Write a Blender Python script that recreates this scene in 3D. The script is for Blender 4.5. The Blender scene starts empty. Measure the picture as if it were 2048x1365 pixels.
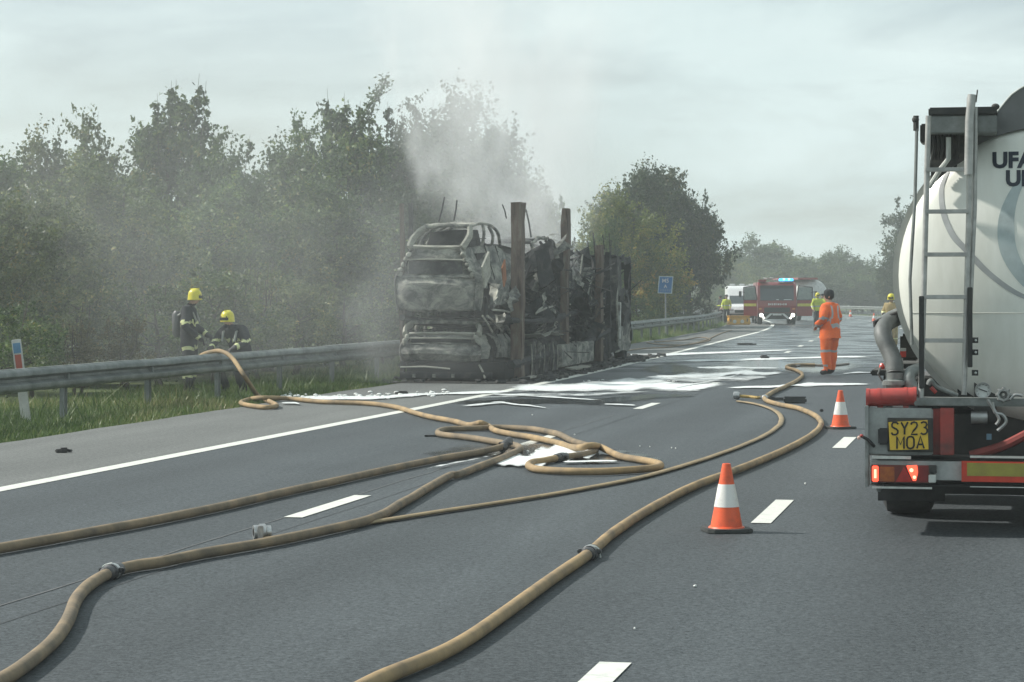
import bpy, bmesh, math, random
import numpy as np
from mathutils import Vector, Matrix, noise as mnoise
R = math.radians
random.seed(7); np.random.seed(7)
S = bpy.context.scene
COL = S.collection

# ------------------------------------------------------------------ camera
F, EYE, HOR = 4690.0, 1.70, 592.0      # focal length (px of the 2048 px photo), eye height (m), horizon row
cam_d = bpy.data.cameras.new('camera'); cam = bpy.data.objects.new('camera', cam_d); COL.objects.link(cam)
cam.location = (0, 0, EYE); cam.rotation_euler = (R(90), 0, 0)
cam_d.sensor_fit = 'HORIZONTAL'; cam_d.sensor_width = 36.0; cam_d.lens = 36.0 * F / 2048
cam_d.shift_y = -(682.5 - HOR) / 2048
cam_d.clip_start = 0.1; cam_d.clip_end = 3000
S.camera = cam

# ------------------------------------------------------------------ light
SUN_EL, SUN_AZ = R(41), R(-76)          # hazy sun, to the left and ahead
w = bpy.data.worlds.new('World'); S.world = w; w.use_nodes = True
nt = w.node_tree; nt.nodes.clear()
def wn(t, **k):
    n = nt.nodes.new(t)
    for a, b in k.items(): setattr(n, a, b)
    return n
sky = wn('ShaderNodeTexSky', sky_type='NISHITA', sun_disc=False, sun_elevation=SUN_EL, sun_rotation=SUN_AZ,
         air_density=1.0, dust_density=2.5, ozone_density=1.2)
tc = wn('ShaderNodeTexCoord')
mp = wn('ShaderNodeMapping'); mp.inputs['Scale'].default_value = (3.2, 3.2, 14.0); mp.inputs['Rotation'].default_value = (R(6), R(-9), 0)
n1 = wn('ShaderNodeTexNoise'); n1.inputs['Scale'].default_value = 1.5; n1.inputs['Detail'].default_value = 8; n1.inputs['Roughness'].default_value = .62
n1.inputs['Distortion'].default_value = .5
cr = wn('ShaderNodeMapRange'); cr.inputs['From Min'].default_value = .36; cr.inputs['From Max'].default_value = .62
cr.inputs['To Min'].default_value = .42; cr.inputs['To Max'].default_value = .95
mx = wn('ShaderNodeMix', data_type='RGBA')
n2 = wn('ShaderNodeTexNoise'); n2.inputs['Scale'].default_value = .9; n2.inputs['Detail'].default_value = 5
cc = wn('ShaderNodeMix', data_type='RGBA')
cc.inputs[6].default_value = (4.0, 5.3, 5.5, 1); cc.inputs[7].default_value = (8.5, 9.5, 9.3, 1)
bg = wn('ShaderNodeBackground'); bg.inputs['Strength'].default_value = .1
wo = wn('ShaderNodeOutputWorld')
L = nt.links.new
L(tc.outputs['Generated'], mp.inputs['Vector']); L(mp.outputs['Vector'], n1.inputs['Vector']); L(n1.outputs['Fac'], cr.inputs['Value'])
L(mp.outputs['Vector'], n2.inputs['Vector']); L(n2.outputs['Fac'], cc.inputs[0])
L(cr.outputs['Result'], mx.inputs[0]); L(sky.outputs['Color'], mx.inputs[6]); L(cc.outputs[2], mx.inputs[7])
L(mx.outputs[2], bg.inputs['Color']); L(bg.outputs['Background'], wo.inputs['Surface'])

sd = Vector((math.sin(SUN_AZ) * math.cos(SUN_EL), math.cos(SUN_AZ) * math.cos(SUN_EL), math.sin(SUN_EL)))
sl = bpy.data.lights.new('sun', 'SUN'); sl.energy = 4.8; sl.angle = R(2.2); sl.color = (1.0, .96, .89)
so = bpy.data.objects.new('sun', sl); COL.objects.link(so); so.rotation_euler = (-sd).to_track_quat('-Z', 'Y').to_euler()

S.view_settings.view_transform = 'Standard'; S.view_settings.look = 'None'; S.view_settings.exposure = 0.27; S.view_settings.gamma = 1.0
S.view_settings.use_curve_mapping = False
cy = S.cycles
S.render.engine = 'CYCLES'
cy.use_denoising = True
try: cy.denoiser = 'OPENIMAGEDENOISE'
except Exception: pass
cy.max_bounces = 6; cy.diffuse_bounces = 3; cy.glossy_bounces = 3; cy.transmission_bounces = 4; cy.volume_bounces = 2
cy.transparent_max_bounces = 24; cy.volume_step_rate = 1.5; cy.volume_max_steps = 64
cy.caustics_reflective = False; cy.caustics_refractive = False; cy.sample_clamp_indirect = 4.0

# ------------------------------------------------------------------ survey of the place: photo point -> point in the world at a known depth or height
def at(px, py, Y): return Vector(((px - 1024) * Y / F, Y, EYE - (py - HOR) * Y / F))
def gp(px, py, z=0.0):
    Y = F * (EYE - z) / (py - HOR); return Vector(((px - 1024) * Y / F, Y, z))

# ------------------------------------------------------------------ materials
MATS = {}
def nodes_of(m):
    m.use_nodes = True; t = m.node_tree; t.nodes.clear(); return t
def M(name, col, rough=.6, metal=0.0, col2=None, scale=6.0, bump=0.0, detail=6, spec=.4, emit=None, estr=0, lo=.35, hi=.68, stretch=(1, 1, 1), coat=0):
    if name in MATS: return MATS[name]
    m = bpy.data.materials.new(name); t = nodes_of(m); N = t.nodes.new; L = t.links.new
    o = N('ShaderNodeOutputMaterial'); b = N('ShaderNodeBsdfPrincipled'); L(b.outputs[0], o.inputs[0])
    c2 = col2 or tuple(c * .72 for c in col)
    tcn = N('ShaderNodeTexCoord'); mpn = N('ShaderNodeMapping'); mpn.inputs['Scale'].default_value = stretch
    nz = N('ShaderNodeTexNoise'); nz.inputs['Scale'].default_value = scale; nz.inputs['Detail'].default_value = detail; nz.inputs['Roughness'].default_value = .65
    L(tcn.outputs['Object'], mpn.inputs[0]); L(mpn.outputs[0], nz.inputs['Vector'])
    mr = N('ShaderNodeMapRange'); mr.inputs['From Min'].default_value = lo; mr.inputs['From Max'].default_value = hi; L(nz.outputs['Fac'], mr.inputs['Value'])
    mxn = N('ShaderNodeMix'); mxn.data_type = 'RGBA'; mxn.inputs[6].default_value = (*col, 1); mxn.inputs[7].default_value = (*c2, 1)
    L(mr.outputs[0], mxn.inputs[0]); L(mxn.outputs[2], b.inputs['Base Color'])
    b.inputs['Roughness'].default_value = rough; b.inputs['Metallic'].default_value = metal
    b.inputs['Specular IOR Level'].default_value = spec
    if coat: b.inputs['Coat Weight'].default_value = coat; b.inputs['Coat Roughness'].default_value = .1
    if bump:
        bn = N('ShaderNodeBump'); bn.inputs['Strength'].default_value = bump; bn.inputs['Distance'].default_value = .02
        L(nz.outputs['Fac'], bn.inputs['Height']); L(bn.outputs[0], b.inputs['Normal'])
    if emit: b.inputs['Emission Color'].default_value = (*emit, 1); b.inputs['Emission Strength'].default_value = estr
    MATS[name] = m; return m
def burnt(name, stops, scale=3.0, rough=.85, bump=.6, stretch=(1, 1, 1), metal=0.0):
    if name in MATS: return MATS[name]
    m = bpy.data.materials.new(name); t = nodes_of(m); N = t.nodes.new; L = t.links.new
    o = N('ShaderNodeOutputMaterial'); b = N('ShaderNodeBsdfPrincipled'); L(b.outputs[0], o.inputs[0])
    tcn = N('ShaderNodeTexCoord'); mpn = N('ShaderNodeMapping'); mpn.inputs['Scale'].default_value = stretch
    oi = N('ShaderNodeObjectInfo'); ad = N('ShaderNodeVectorMath'); ad.operation = 'ADD'
    sc = N('ShaderNodeVectorMath'); sc.operation = 'SCALE'; sc.inputs[3].default_value = 37
    cb = N('ShaderNodeCombineXYZ'); L(oi.outputs['Random'], cb.inputs[0]); L(oi.outputs['Random'], cb.inputs[1]); L(cb.outputs[0], sc.inputs[0])
    L(tcn.outputs['Object'], mpn.inputs[0]); L(mpn.outputs[0], ad.inputs[0]); L(sc.outputs[0], ad.inputs[1])
    nz = N('ShaderNodeTexNoise'); nz.inputs['Scale'].default_value = scale; nz.inputs['Detail'].default_value = 10; nz.inputs['Roughness'].default_value = .72; nz.inputs['Distortion'].default_value = .6
    L(ad.outputs[0], nz.inputs['Vector'])
    rp = N('ShaderNodeValToRGB'); e = rp.color_ramp.elements
    e[0].position, e[0].color = stops[0][0], (*stops[0][1], 1); e[1].position, e[1].color = stops[-1][0], (*stops[-1][1], 1)
    for p, c in stops[1:-1]:
        q = e.new(p); q.color = (*c, 1)
    L(nz.outputs['Fac'], rp.inputs[0]); L(rp.outputs[0], b.inputs['Base Color'])
    b.inputs['Roughness'].default_value = rough; b.inputs['Metallic'].default_value = metal; b.inputs['Specular IOR Level'].default_value = .25
    bn = N('ShaderNodeBump'); bn.inputs['Strength'].default_value = bump; bn.inputs['Distance'].default_value = .03
    L(nz.outputs['Fac'], bn.inputs['Height']); L(bn.outputs[0], b.inputs['Normal'])
    MATS[name] = m; return m

def asphalt(name, c1, c2, rough, wet=None):
    m = bpy.data.materials.new(name); t = nodes_of(m); N = t.nodes.new; L = t.links.new
    o = N('ShaderNodeOutputMaterial'); b = N('ShaderNodeBsdfPrincipled'); L(b.outputs[0], o.inputs[0])
    tcn = N('ShaderNodeTexCoord')
    fine = N('ShaderNodeTexVoronoi'); fine.inputs['Scale'].default_value = 80; L(tcn.outputs['Object'], fine.inputs['Vector'])
    f2 = N('ShaderNodeTexNoise'); f2.inputs['Scale'].default_value = 24; f2.inputs['Detail'].default_value = 8; f2.inputs['Roughness'].default_value = .75; L(tcn.outputs['Object'], f2.inputs['Vector'])
    mpn = N('ShaderNodeMapping'); mpn.inputs['Scale'].default_value = (1.6, .07, 1); vr = N('ShaderNodeVectorRotate'); vr.rotation_type = 'Z_AXIS'; vr.inputs['Angle'].default_value = R(11.0); L(tcn.outputs['Object'], vr.inputs['Vector']); L(vr.outputs[0], mpn.inputs[0])
    big = N('ShaderNodeTexNoise'); big.inputs['Scale'].default_value = .9; big.inputs['Detail'].default_value = 6; big.inputs['Roughness'].default_value = .6; L(mpn.outputs[0], big.inputs['Vector'])
    mid = N('ShaderNodeTexNoise'); mid.inputs['Scale'].default_value = .55; mid.inputs['Detail'].default_value = 7; L(tcn.outputs['Object'], mid.inputs['Vector'])
    a1 = N('ShaderNodeMath'); a1.operation = 'MULTIPLY_ADD'; L(f2.outputs['Fac'], a1.inputs[0]); a1.inputs[1].default_value = 3.4; bs = N('ShaderNodeMath'); bs.operation = 'MULTIPLY_ADD'; L(big.outputs['Fac'], bs.inputs[0]); bs.inputs[1].default_value = .9; bs.inputs[2].default_value = .05; L(bs.outputs[0], a1.inputs[2])
    a2 = N('ShaderNodeMath'); a2.operation = 'MULTIPLY_ADD'; L(mid.outputs['Fac'], a2.inputs[0]); a2.inputs[1].default_value = .45; fb_ = N('ShaderNodeSeparateColor'); L(fine.outputs['Color'], fb_.inputs[0]); fa = N('ShaderNodeMath'); fa.operation = 'MULTIPLY_ADD'; L(fb_.outputs[0], fa.inputs[0]); fa.inputs[1].default_value = .9; L(a1.outputs[0], fa.inputs[2]); L(fa.outputs[0], a2.inputs[2])
    mr = N('ShaderNodeMapRange'); mr.inputs['From Min'].default_value = 2.05; mr.inputs['From Max'].default_value = 3.7; L(a2.outputs[0], mr.inputs['Value'])
    mxn = N('ShaderNodeMix'); mxn.data_type = 'RGBA'; mxn.inputs[6].default_value = (*c1, 1); mxn.inputs[7].default_value = (*c2, 1); L(mr.outputs[0], mxn.inputs[0])
    b.inputs['Roughness'].default_value = rough; b.inputs['Specular IOR Level'].default_value = .28
    la = N('ShaderNodeAttribute'); la.attribute_name = 'lat'                  # wheel tracks worn along each lane
    lm = N('ShaderNodeMath'); lm.operation = 'MULTIPLY'; L(la.outputs['Fac'], lm.inputs[0]); lm.inputs[1].default_value = 2 * math.pi / 1.775
    lc = N('ShaderNodeMath'); lc.operation = 'COSINE'; L(lm.outputs[0], lc.inputs[0])
    ln_ = N('ShaderNodeMath'); ln_.operation = 'MULTIPLY'; L(lc.outputs[0], ln_.inputs[0]); L(big.outputs['Fac'], ln_.inputs[1])
    lr_ = N('ShaderNodeMapRange'); lr_.inputs['From Min'].default_value = -.6; lr_.inputs['From Max'].default_value = .6; lr_.inputs['To Min'].default_value = .86; lr_.inputs['To Max'].default_value = 1.1; L(ln_.outputs[0], lr_.inputs['Value'])
    lx = N('ShaderNodeVectorMath'); lx.operation = 'SCALE'; L(mxn.outputs[2], lx.inputs[0]); L(lr_.outputs[0], lx.inputs[3])
    class _o: outputs = [None, None, lx.outputs[0]]
    mxn = _o
    L(mxn.outputs[2], b.inputs['Base Color'])
    if wet:                                             # water run-off from the fire lies on the road round and beyond the wreck
        sx = N('ShaderNodeSeparateXYZ'); L(tcn.outputs['Object'], sx.inputs[0])
        w1 = N('ShaderNodeMapRange'); w1.inputs['From Min'].default_value = wet[0]; w1.inputs['From Max'].default_value = wet[1]; L(sx.outputs[1], w1.inputs['Value'])
        wm = N('ShaderNodeMath'); wm.operation = 'MULTIPLY'; L(w1.outputs[0], wm.inputs[0])
        mr2 = N('ShaderNodeMapRange'); mr2.inputs['From Min'].default_value = .36; mr2.inputs['From Max'].default_value = .52; L(mid.outputs['Fac'], mr2.inputs['Value']); L(mr2.outputs[0], wm.inputs[1])
        rr = N('ShaderNodeMapRange'); rr.inputs['To Min'].default_value = rough; rr.inputs['To Max'].default_value = .2; L(wm.outputs[0], rr.inputs['Value']); L(rr.outputs[0], b.inputs['Roughness'])
        dk = N('ShaderNodeMix'); dk.data_type = 'RGBA'; dk.blend_type = 'MULTIPLY'; dk.inputs[7].default_value = (.62, .64, .66, 1); L(wm.outputs[0], dk.inputs[0]); L(mxn.outputs[2], dk.inputs[6]); L(dk.outputs[2], b.inputs['Base Color'])
    bn = N('ShaderNodeBump'); bn.inputs['Strength'].default_value = .8; bn.inputs['Distance'].default_value = .012
    L(f2.outputs['Fac'], bn.inputs['Height']); L(bn.outputs[0], b.inputs['Normal'])
    return m

def leafmat(name, dark, mid, light, rare=None):
    m = bpy.data.materials.new(name); t = nodes_of(m); N = t.nodes.new; L = t.links.new
    o = N('ShaderNodeOutputMaterial'); a = N('ShaderNodeAttribute'); a.attribute_name = 'tint'
    rp = N('ShaderNodeValToRGB'); e = rp.color_ramp.elements
    e[0].position, e[0].color = 0, (*dark, 1); e[1].position, e[1].color = .8, (*light, 1)
    q = e.new(.45); q.color = (*mid, 1)
    if rare: q = e.new(.97); q.color = (*rare, 1)
    L(a.outputs['Fac'], rp.inputs[0])
    oi = N('ShaderNodeObjectInfo'); hs = N('ShaderNodeHueSaturation'); mr = N('ShaderNodeMapRange'); mr.inputs['To Min'].default_value = .8; mr.inputs['To Max'].default_value = 1.2
    L(oi.outputs['Random'], mr.inputs['Value']); L(mr.outputs[0], hs.inputs['Value']); L(rp.outputs[0], hs.inputs['Color'])
    d = N('ShaderNodeBsdfPrincipled'); d.inputs['Roughness'].default_value = .5; d.inputs['Specular IOR Level'].default_value = .35; L(hs.outputs[0], d.inputs['Base Color'])
    tr = N('ShaderNodeBsdfTranslucent'); L(hs.outputs[0], tr.inputs[0])
    ms = N('ShaderNodeMixShader'); ms.inputs[0].default_value = .3; L(d.outputs[0], ms.inputs[1]); L(tr.outputs[0], ms.inputs[2]); L(ms.outputs[0], o.inputs[0])
    return m

# ------------------------------------------------------------------ mesh helpers
class MB:
    def __init__(s): s.v = []; s.f = []
    def add(s, vs, fs, X=None):
        b = len(s.v)
        s.v += [tuple(X @ Vector(p)) if X is not None else tuple(p) for p in vs]
        s.f += [tuple(b + i for i in f) for f in fs]; return s
    def box(s, c, d, rot=None, X=None, taper=None):
        hx, hy, hz = d[0] / 2, d[1] / 2, d[2] / 2; vs = []
        for z in (-1, 1):
            k = taper if (taper and z > 0) else 1
            for x, y in ((-1, -1), (1, -1), (1, 1), (-1, 1)):
                p = Vector((x * hx * k, y * hy * k, z * hz))
                if rot is not None: p = rot @ p
                vs.append(p + Vector(c))
        return s.add(vs, [(3, 2, 1, 0), (4, 5, 6, 7), (0, 1, 5, 4), (1, 2, 6, 5), (2, 3, 7, 6), (3, 0, 4, 7)], X)
    def tube(s, pts, r, n=8, cap=True, flat=1.0, X=None):
        pts = [Vector(p) for p in pts]; m = len(pts); vs = []; fs = []; up = Vector((0, 0, 1)); pa = None
        for i, p in enumerate(pts):
            tg = (pts[min(i + 1, m - 1)] - pts[max(i - 1, 0)])
            tg = tg.normalized() if tg.length > 1e-9 else Vector((0, 0, 1))
            if pa is None: a = tg.cross(up if abs(tg.z) < .95 else Vector((1, 0, 0))).normalized()
            else:
                a = (pa - tg * pa.dot(tg)); a = a.normalized() if a.length > 1e-6 else pa
            pa = a; b = a.cross(tg).normalized(); rr = r[i] if isinstance(r, (list, tuple)) else r
            for k in range(n):
                q = 2 * math.pi * k / n; vs.append(p + a * (rr * math.cos(q)) + b * (rr * flat * math.sin(q)))
        for i in range(m - 1):
            for k in range(n):
                k2 = (k + 1) % n; fs.append((i * n + k, i * n + k2, (i + 1) * n + k2, (i + 1) * n + k))
        if cap: fs.append(tuple(range(n - 1, -1, -1))); fs.append(tuple((m - 1) * n + k for k in range(n)))
        return s.add(vs, fs, X)
    def lathe(s, prof, n=24, axis='z', c=(0, 0, 0), a0=0.0, a1=2 * math.pi, X=None):
        vs = []; fs = []; full = abs(a1 - a0 - 2 * math.pi) < 1e-6; m = n if full else n + 1
        for (r, h) in prof:
            for k in range(m):
                q = a0 + (a1 - a0) * k / n; x, y = r * math.cos(q), r * math.sin(q)
                p = {'z': (x, y, h), 'y': (x, h, y), 'x': (h, x, y)}[axis]; vs.append(Vector(p) + Vector(c))
        for i in range(len(prof) - 1):
            for k in range(n):
                k2 = (k + 1) % m; fs.append((i * m + k, i * m + k2, (i + 1) * m + k2, (i + 1) * m + k))
        return s.add(vs, fs, X)
    def prism(s, poly, ax, d0, d1, X=None):
        # poly in the two other axes; ax the extrusion axis
        n = len(poly)
        def P(a, b, d): return {'x': (d, a, b), 'y': (a, d, b), 'z': (a, b, d)}[ax]
        vs = [P(a, b, d0) for a, b in poly] + [P(a, b, d1) for a, b in poly]
        fs = [tuple(range(n)), tuple(range(2 * n - 1, n - 1, -1))] + [(i, i + n, (i + 1) % n + n, (i + 1) % n) for i in range(n)]
        return s.add(vs, fs, X)
    def grid(s, P, X=None):
        a, b = len(P), len(P[0])
        return s.add([p for r_ in P for p in r_], [(i * b + j, i * b + j + 1, (i + 1) * b + j + 1, (i + 1) * b + j) for i in range(a - 1) for j in range(b - 1)], X)
    def ball(s, c, r, n=10, m=6, X=None):
        rx, ry, rz = r if isinstance(r, tuple) else (r, r, r); vs = [Vector(c) + Vector((0, 0, -rz))]; fs = []
        for i in range(1, m):
            t = -math.pi / 2 + math.pi * i / m
            for k in range(n):
                q = 2 * math.pi * k / n; vs.append(Vector(c) + Vector((rx * math.cos(t) * math.cos(q), ry * math.cos(t) * math.sin(q), rz * math.sin(t))))
        vs.append(Vector(c) + Vector((0, 0, rz))); T = len(vs) - 1
        for k in range(n): fs.append((0, 1 + (k + 1) % n, 1 + k)); fs.append((T, T - n + k, T - n + (k + 1) % n))
        for i in range(m - 2):
            for k in range(n):
                a = 1 + i * n + k; b = 1 + i * n + (k + 1) % n; fs.append((a, b, b + n, a + n))
        return s.add(vs, fs, X)
    def mesh(s, name, smooth=False, solid=0, bevel=0, jit=0, jscale=1.0, seed=0, fixn=True):
        vs = s.v
        if jit:
            o = Vector((seed * 7.3, seed * 3.1, seed * 1.7)); vs = [tuple(Vector(p) + mnoise.noise_vector(Vector(p) * jscale + o) * jit) for p in vs]
        me = bpy.data.meshes.new(name); me.from_pydata(vs, [], s.f); me.update()
        if bevel or fixn or solid:
            bm = bmesh.new(); bm.from_mesh(me)
            if fixn: bmesh.ops.recalc_face_normals(bm, faces=bm.faces)
            if solid: bmesh.ops.solidify(bm, geom=bm.faces[:], thickness=solid)
            if bevel:
                es = [e for e in bm.edges if len(e.link_faces) == 2 and e.calc_face_angle(0) > .6]
                bmesh.ops.bevel(bm, geom=es, offset=bevel, segments=2, affect='EDGES', clamp_overlap=True)
            bm.to_mesh(me); bm.free()
        if smooth:
            me.polygons.foreach_set('use_smooth', [True] * len(me.polygons))
            try: me.set_sharp_from_angle(angle=R(40))
            except Exception: pass
        return me
    def build(s, name, mat, parent=None, label=None, **k):
        me = s.mesh(name, **k); return put(name, me, mat, parent, label)
def put(name, me, mat, parent=None, label=None, link='DATA'):
    o = bpy.data.objects.new(name, me); COL.objects.link(o)
    if mat is not None:
        if not me.materials: me.materials.append(mat)
    if parent is not None: o.parent = parent
    if label: o['label'] = label
    return o
def thing(name, label, cat, loc=(0, 0, 0), rz=0.0, group=None):
    o = bpy.data.objects.new(name, None); COL.objects.link(o); o.location = loc; o.rotation_euler = (0, 0, rz); o.empty_display_size = .2
    return tag(o, label, cat, group)
def tag(o, label, cat, group=None):
    o['label'] = label; o['category'] = cat
    if group: o['group'] = group
    return o
def struct(o): o['kind'] = 'structure'; return o
def stuff(o): o['kind'] = 'stuff'; return o
def dup(root, loc, rz, label, group=None, scale=None):
    def cp(o, par):
        c = o.copy(); COL.objects.link(c); c.parent = par
        for ch in o.children: cp(ch, c)
        return c
    r = cp(root, None); r.location = loc; r.rotation_euler = (0, 0, rz); r['label'] = label
    if group: r['group'] = group
    if scale: r.scale = scale
    return r
def spline(pts, sub=8):
    pts = [Vector(p) for p in pts]; out = []; n = len(pts)
    for i in range(n - 1):
        p0, p1, p2, p3 = pts[max(i - 1, 0)], pts[i], pts[i + 1], pts[min(i + 2, n - 1)]
        for k in range(sub):
            t = k / sub; out.append(.5 * ((2 * p1) + (p2 - p0) * t + (2 * p0 - 5 * p1 + 4 * p2 - p3) * t * t + (3 * p1 - p0 - 3 * p2 + p3) * t ** 3))
    out.append(pts[-1]); return out
def text_mesh(body, size, extrude=.001, bold=0.0, align='LEFT'):
    c = bpy.data.curves.new('t', 'FONT'); c.body = body; c.size = size; c.extrude = extrude; c.offset = bold; c.align_x = align; c.resolution_u = 3
    o = bpy.data.objects.new('t', c); COL.objects.link(o); dg = bpy.context.evaluated_depsgraph_get(); dg.update()
    me = bpy.data.meshes.new_from_object(o.evaluated_get(dg)); bpy.data.objects.remove(o); bpy.data.curves.remove(c)
    return me
def rotz(a): return Matrix.Rotation(a, 4, 'Z')

# common materials
WHITE = M('white paint', (.74, .75, .72), .45, col2=(.6, .62, .6))
BLACK = M('black rubber', (.022, .022, .024), .75, col2=(.045, .045, .045))
STEEL = M('galvanised steel', (.30, .32, .32), .5, .55, col2=(.19, .2, .2), scale=5)
ALU = M('aluminium', (.42, .43, .42), .42, .75, col2=(.26, .26, .25), scale=9)
GLASS = M('dark glass', (.03, .045, .05), .08, spec=.8)
SKIN = M('skin', (.50, .32, .24), .55)

# ================================================================== THE SETTING
def slope(Y):
    K = [(-1e3, .207), (35, .207), (60, .168), (105, .168), (200, 0.0), (330, -.42), (1e4, -.42)]
    for (a, p), (b, q) in zip(K, K[1:]):
        if Y <= b: return p + (q - p) * max(0, Y - a) / (b - a)
YS = np.arange(-30, 421, 1.0); EX = np.zeros_like(YS)
i0 = int(20.0 + 30); EX[i0] = -4.60
for i in range(i0 + 1, len(YS)): EX[i] = EX[i - 1] + slope(YS[i] - .5)
for i in range(i0 - 1, -1, -1): EX[i] = EX[i + 1] - slope(YS[i] + .5)
def rp(Y, d, z=0.0):
    """a point d metres right of the hard-shoulder edge line"""
    x = float(np.interp(Y, YS, EX)); s = slope(Y); n = math.hypot(1, s); return Vector((x + d / n, Y - d * s / n, z))
def strip(Y0, Y1, d0, d1, z, step=2.0, cols=1):
    m = max(2, int((Y1 - Y0) / step) + 1)
    fd0 = d0 if callable(d0) else (lambda y: d0); fd1 = d1 if callable(d1) else (lambda y: d1)
    P = []
    for i in range(m):
        Y = Y0 + (Y1 - Y0) * i / (m - 1); a, b = fd0(Y), fd1(Y)
        P.append([rp(Y, a + (b - a) * j / cols, z) for j in range(cols + 1)])
    return MB().grid(P)
ROADM = asphalt('road asphalt', (.015, .020, .023), (.092, .106, .114), .72, wet=(44, 62))
SHM = asphalt('hard shoulder asphalt', (.06, .065, .064), (.17, .177, .17), .82)
GROUND = burnt('verge soil', [(.3, (.028, .038, .016)), (.45, (.05, .07, .025)), (.58, (.075, .1, .035)), (.7, (.1, .1, .05))], scale=.8, bump=.3, rough=.95)
g = MB()
g.grid([[(x, y, -.06) for x in (-700, -300, -120, -60, -20, 20, 60, 120, 300, 700)] for y in (-300, -60, 0, 30, 60, 100, 160, 250, 400, 650)])
struct(g.build('ground', GROUND))
struct(strip(-25, 410, 0, 11.5, 0.0, cols=12).build('road', ROADM))
_me = bpy.data.objects['road'].data; _a = _me.attributes.new('lat', 'FLOAT', 'POINT'); _a.data.foreach_set('value', np.tile(np.linspace(0, 11.5, 13), len(_me.vertices) // 13).astype(np.float32))
ROAD = bpy.data.objects['road']
def sh_edge(Y): return -2.75 + .10 * mnoise.noise(Vector((Y * .35, 3, 0))) + .16 * mnoise.noise(Vector((Y * .09, 8, 0))) + .05 * mnoise.noise(Vector((Y * 1.3, 3, 4)))
struct(strip(-25, 410, sh_edge, 0, 0.0, step=.8).build('hard_shoulder', SHM))
struct(strip(-25, 410, 15.5, 27, 0.0).build('opposite_carriageway', ROADM))
LINEM = M('road marking paint', (.6, .61, .56), .55, col2=(.4, .41, .385), scale=9, detail=9, lo=.5, hi=.75)
def joined_road_part(mb, name, mat): return mb.build(name, mat, ROAD)
joined_road_part(strip(-25, 400, -.1, .1, .005), 'edge_line', LINEM)
joined_road_part(strip(60, 400, 10.75, 10.95, .005), 'edge_line', LINEM)
joined_road_part(strip(-20, 60, 10.75, 10.95, .005), 'edge_line', LINEM)
# lane dashes: 2 m marks, 7 m gaps, each one its own piece
for d, Yd0 in ((3.28, 17.95 - 17.2 + .66), (6.83, 17.5 - 17.2 + 1.38)):
    for k in range(26):
        Y0 = Yd0 + 8.6 * k
        if Y0 < -6 or Y0 > 230: continue
        e0, e1 = .06 * math.sin(k * 3.1), .05 * math.cos(k * 2.3)
        strip(Y0 + e0, Y0 + 1.98 + e1, d - .075, d + .075, .006, step=.5).build('lane_marking', LINEM, ROAD)
JOINT = M('joint sealant', (.04, .043, .046), .7)
for d in (3.5,):
    stuff(strip(4, 120, lambda y, d=d: d - .004 + .02 * mnoise.noise(Vector((y * .6, d, 0))), lambda y, d=d: d + .004 + .02 * mnoise.noise(Vector((y * .6, d, 0))), .003, step=.7).build('road_joint', JOINT, ROAD))
SEAMW = M('scuffed seam', (.11, .115, .118), .7)
stuff(strip(6, 34, lambda y: 3.20 + .03 * mnoise.noise(Vector((y * .8, 1, 0))), lambda y: 3.215 + .03 * mnoise.noise(Vector((y * .8, 1, 0))) + .012 * mnoise.noise(Vector((y * 3, 1, 0))), .0035, step=.3).build('road_joint', SEAMW, ROAD))

# ------------------------------------------------------------------ barriers
def rail_d(Y): return -float(np.interp(Y, [38, 60, 85, 300], [3.95, 3.45, 3.1, 3.1]))
WB = [(.0, .745), (-.03, .75), (.045, .715), (.06, .69), (.06, .655), (-.02, .615), (-.02, .575), (.06, .535), (.06, .495), (.045, .47), (-.03, .44)]
RAILM = M('weathered galvanised barrier', (.24, .26, .25), .6, .3, col2=(.10, .115, .11), scale=2.2, bump=.15, detail=9)
def barrier(name, label, Y0, Y1, dfun, side, step, postlen):
    t = thing(name, label, 'barrier', rp(Y0, dfun(Y0), 0))
    X = Matrix.Translation(-t.location)
    Y = Y0; first = True
    while Y < Y1:                                       # one beam piece per bay length, lapped at the joints
        P = []; Ye = min(Y + postlen, Y1)
        k = max(2, int((Ye - Y + .12) / step) + 1)
        for i in range(k):
            yy = Y + (Ye + .12 - Y) * i / (k - 1)
            wob = .012 * mnoise.noise(Vector((yy * .5, 5, 0)))
            P.append([rp(yy, dfun(yy) + side * (a + (.004 if i == k - 1 else 0)) + wob, z + wob) for a, z in WB])
        MB().grid(P, X).build('beam', RAILM, t, smooth=True, solid=.004)
        Y += postlen
    return t, X
bt_, BX = barrier('crash_barrier', 'long grey metal crash barrier along the grass verge on the left', 18, 150, rail_d, 1, 1.2, 6.4)
Y = 18.6
while Y < 150:
    p = rp(Y, rail_d(Y) - .07)
    m = MB(); m.box((p.x, p.y, .28), (.06, .1, .72)); m.box((p.x + .06, p.y, .595), (.07, .1, .18)); m.box((p.x + .035, p.y + .045, .28), (.05, .012, .72))
    m.build('post', RAILM, bt_).location = -bt_.location
    Y += 3.2
bt2, BX2 = barrier('crash_barrier', 'pale crash barrier in the distance on the far side of the bend', 110, 330, lambda y: 13.4, -1, 3, 9.6)
Y = 110
while Y < 330:
    p = rp(Y, 13.5); m = MB(); m.box((p.x, p.y, .28), (.08, .12, .72)); m.build('post', RAILM, bt2).location = -bt2.location
    Y += 4.8

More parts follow.
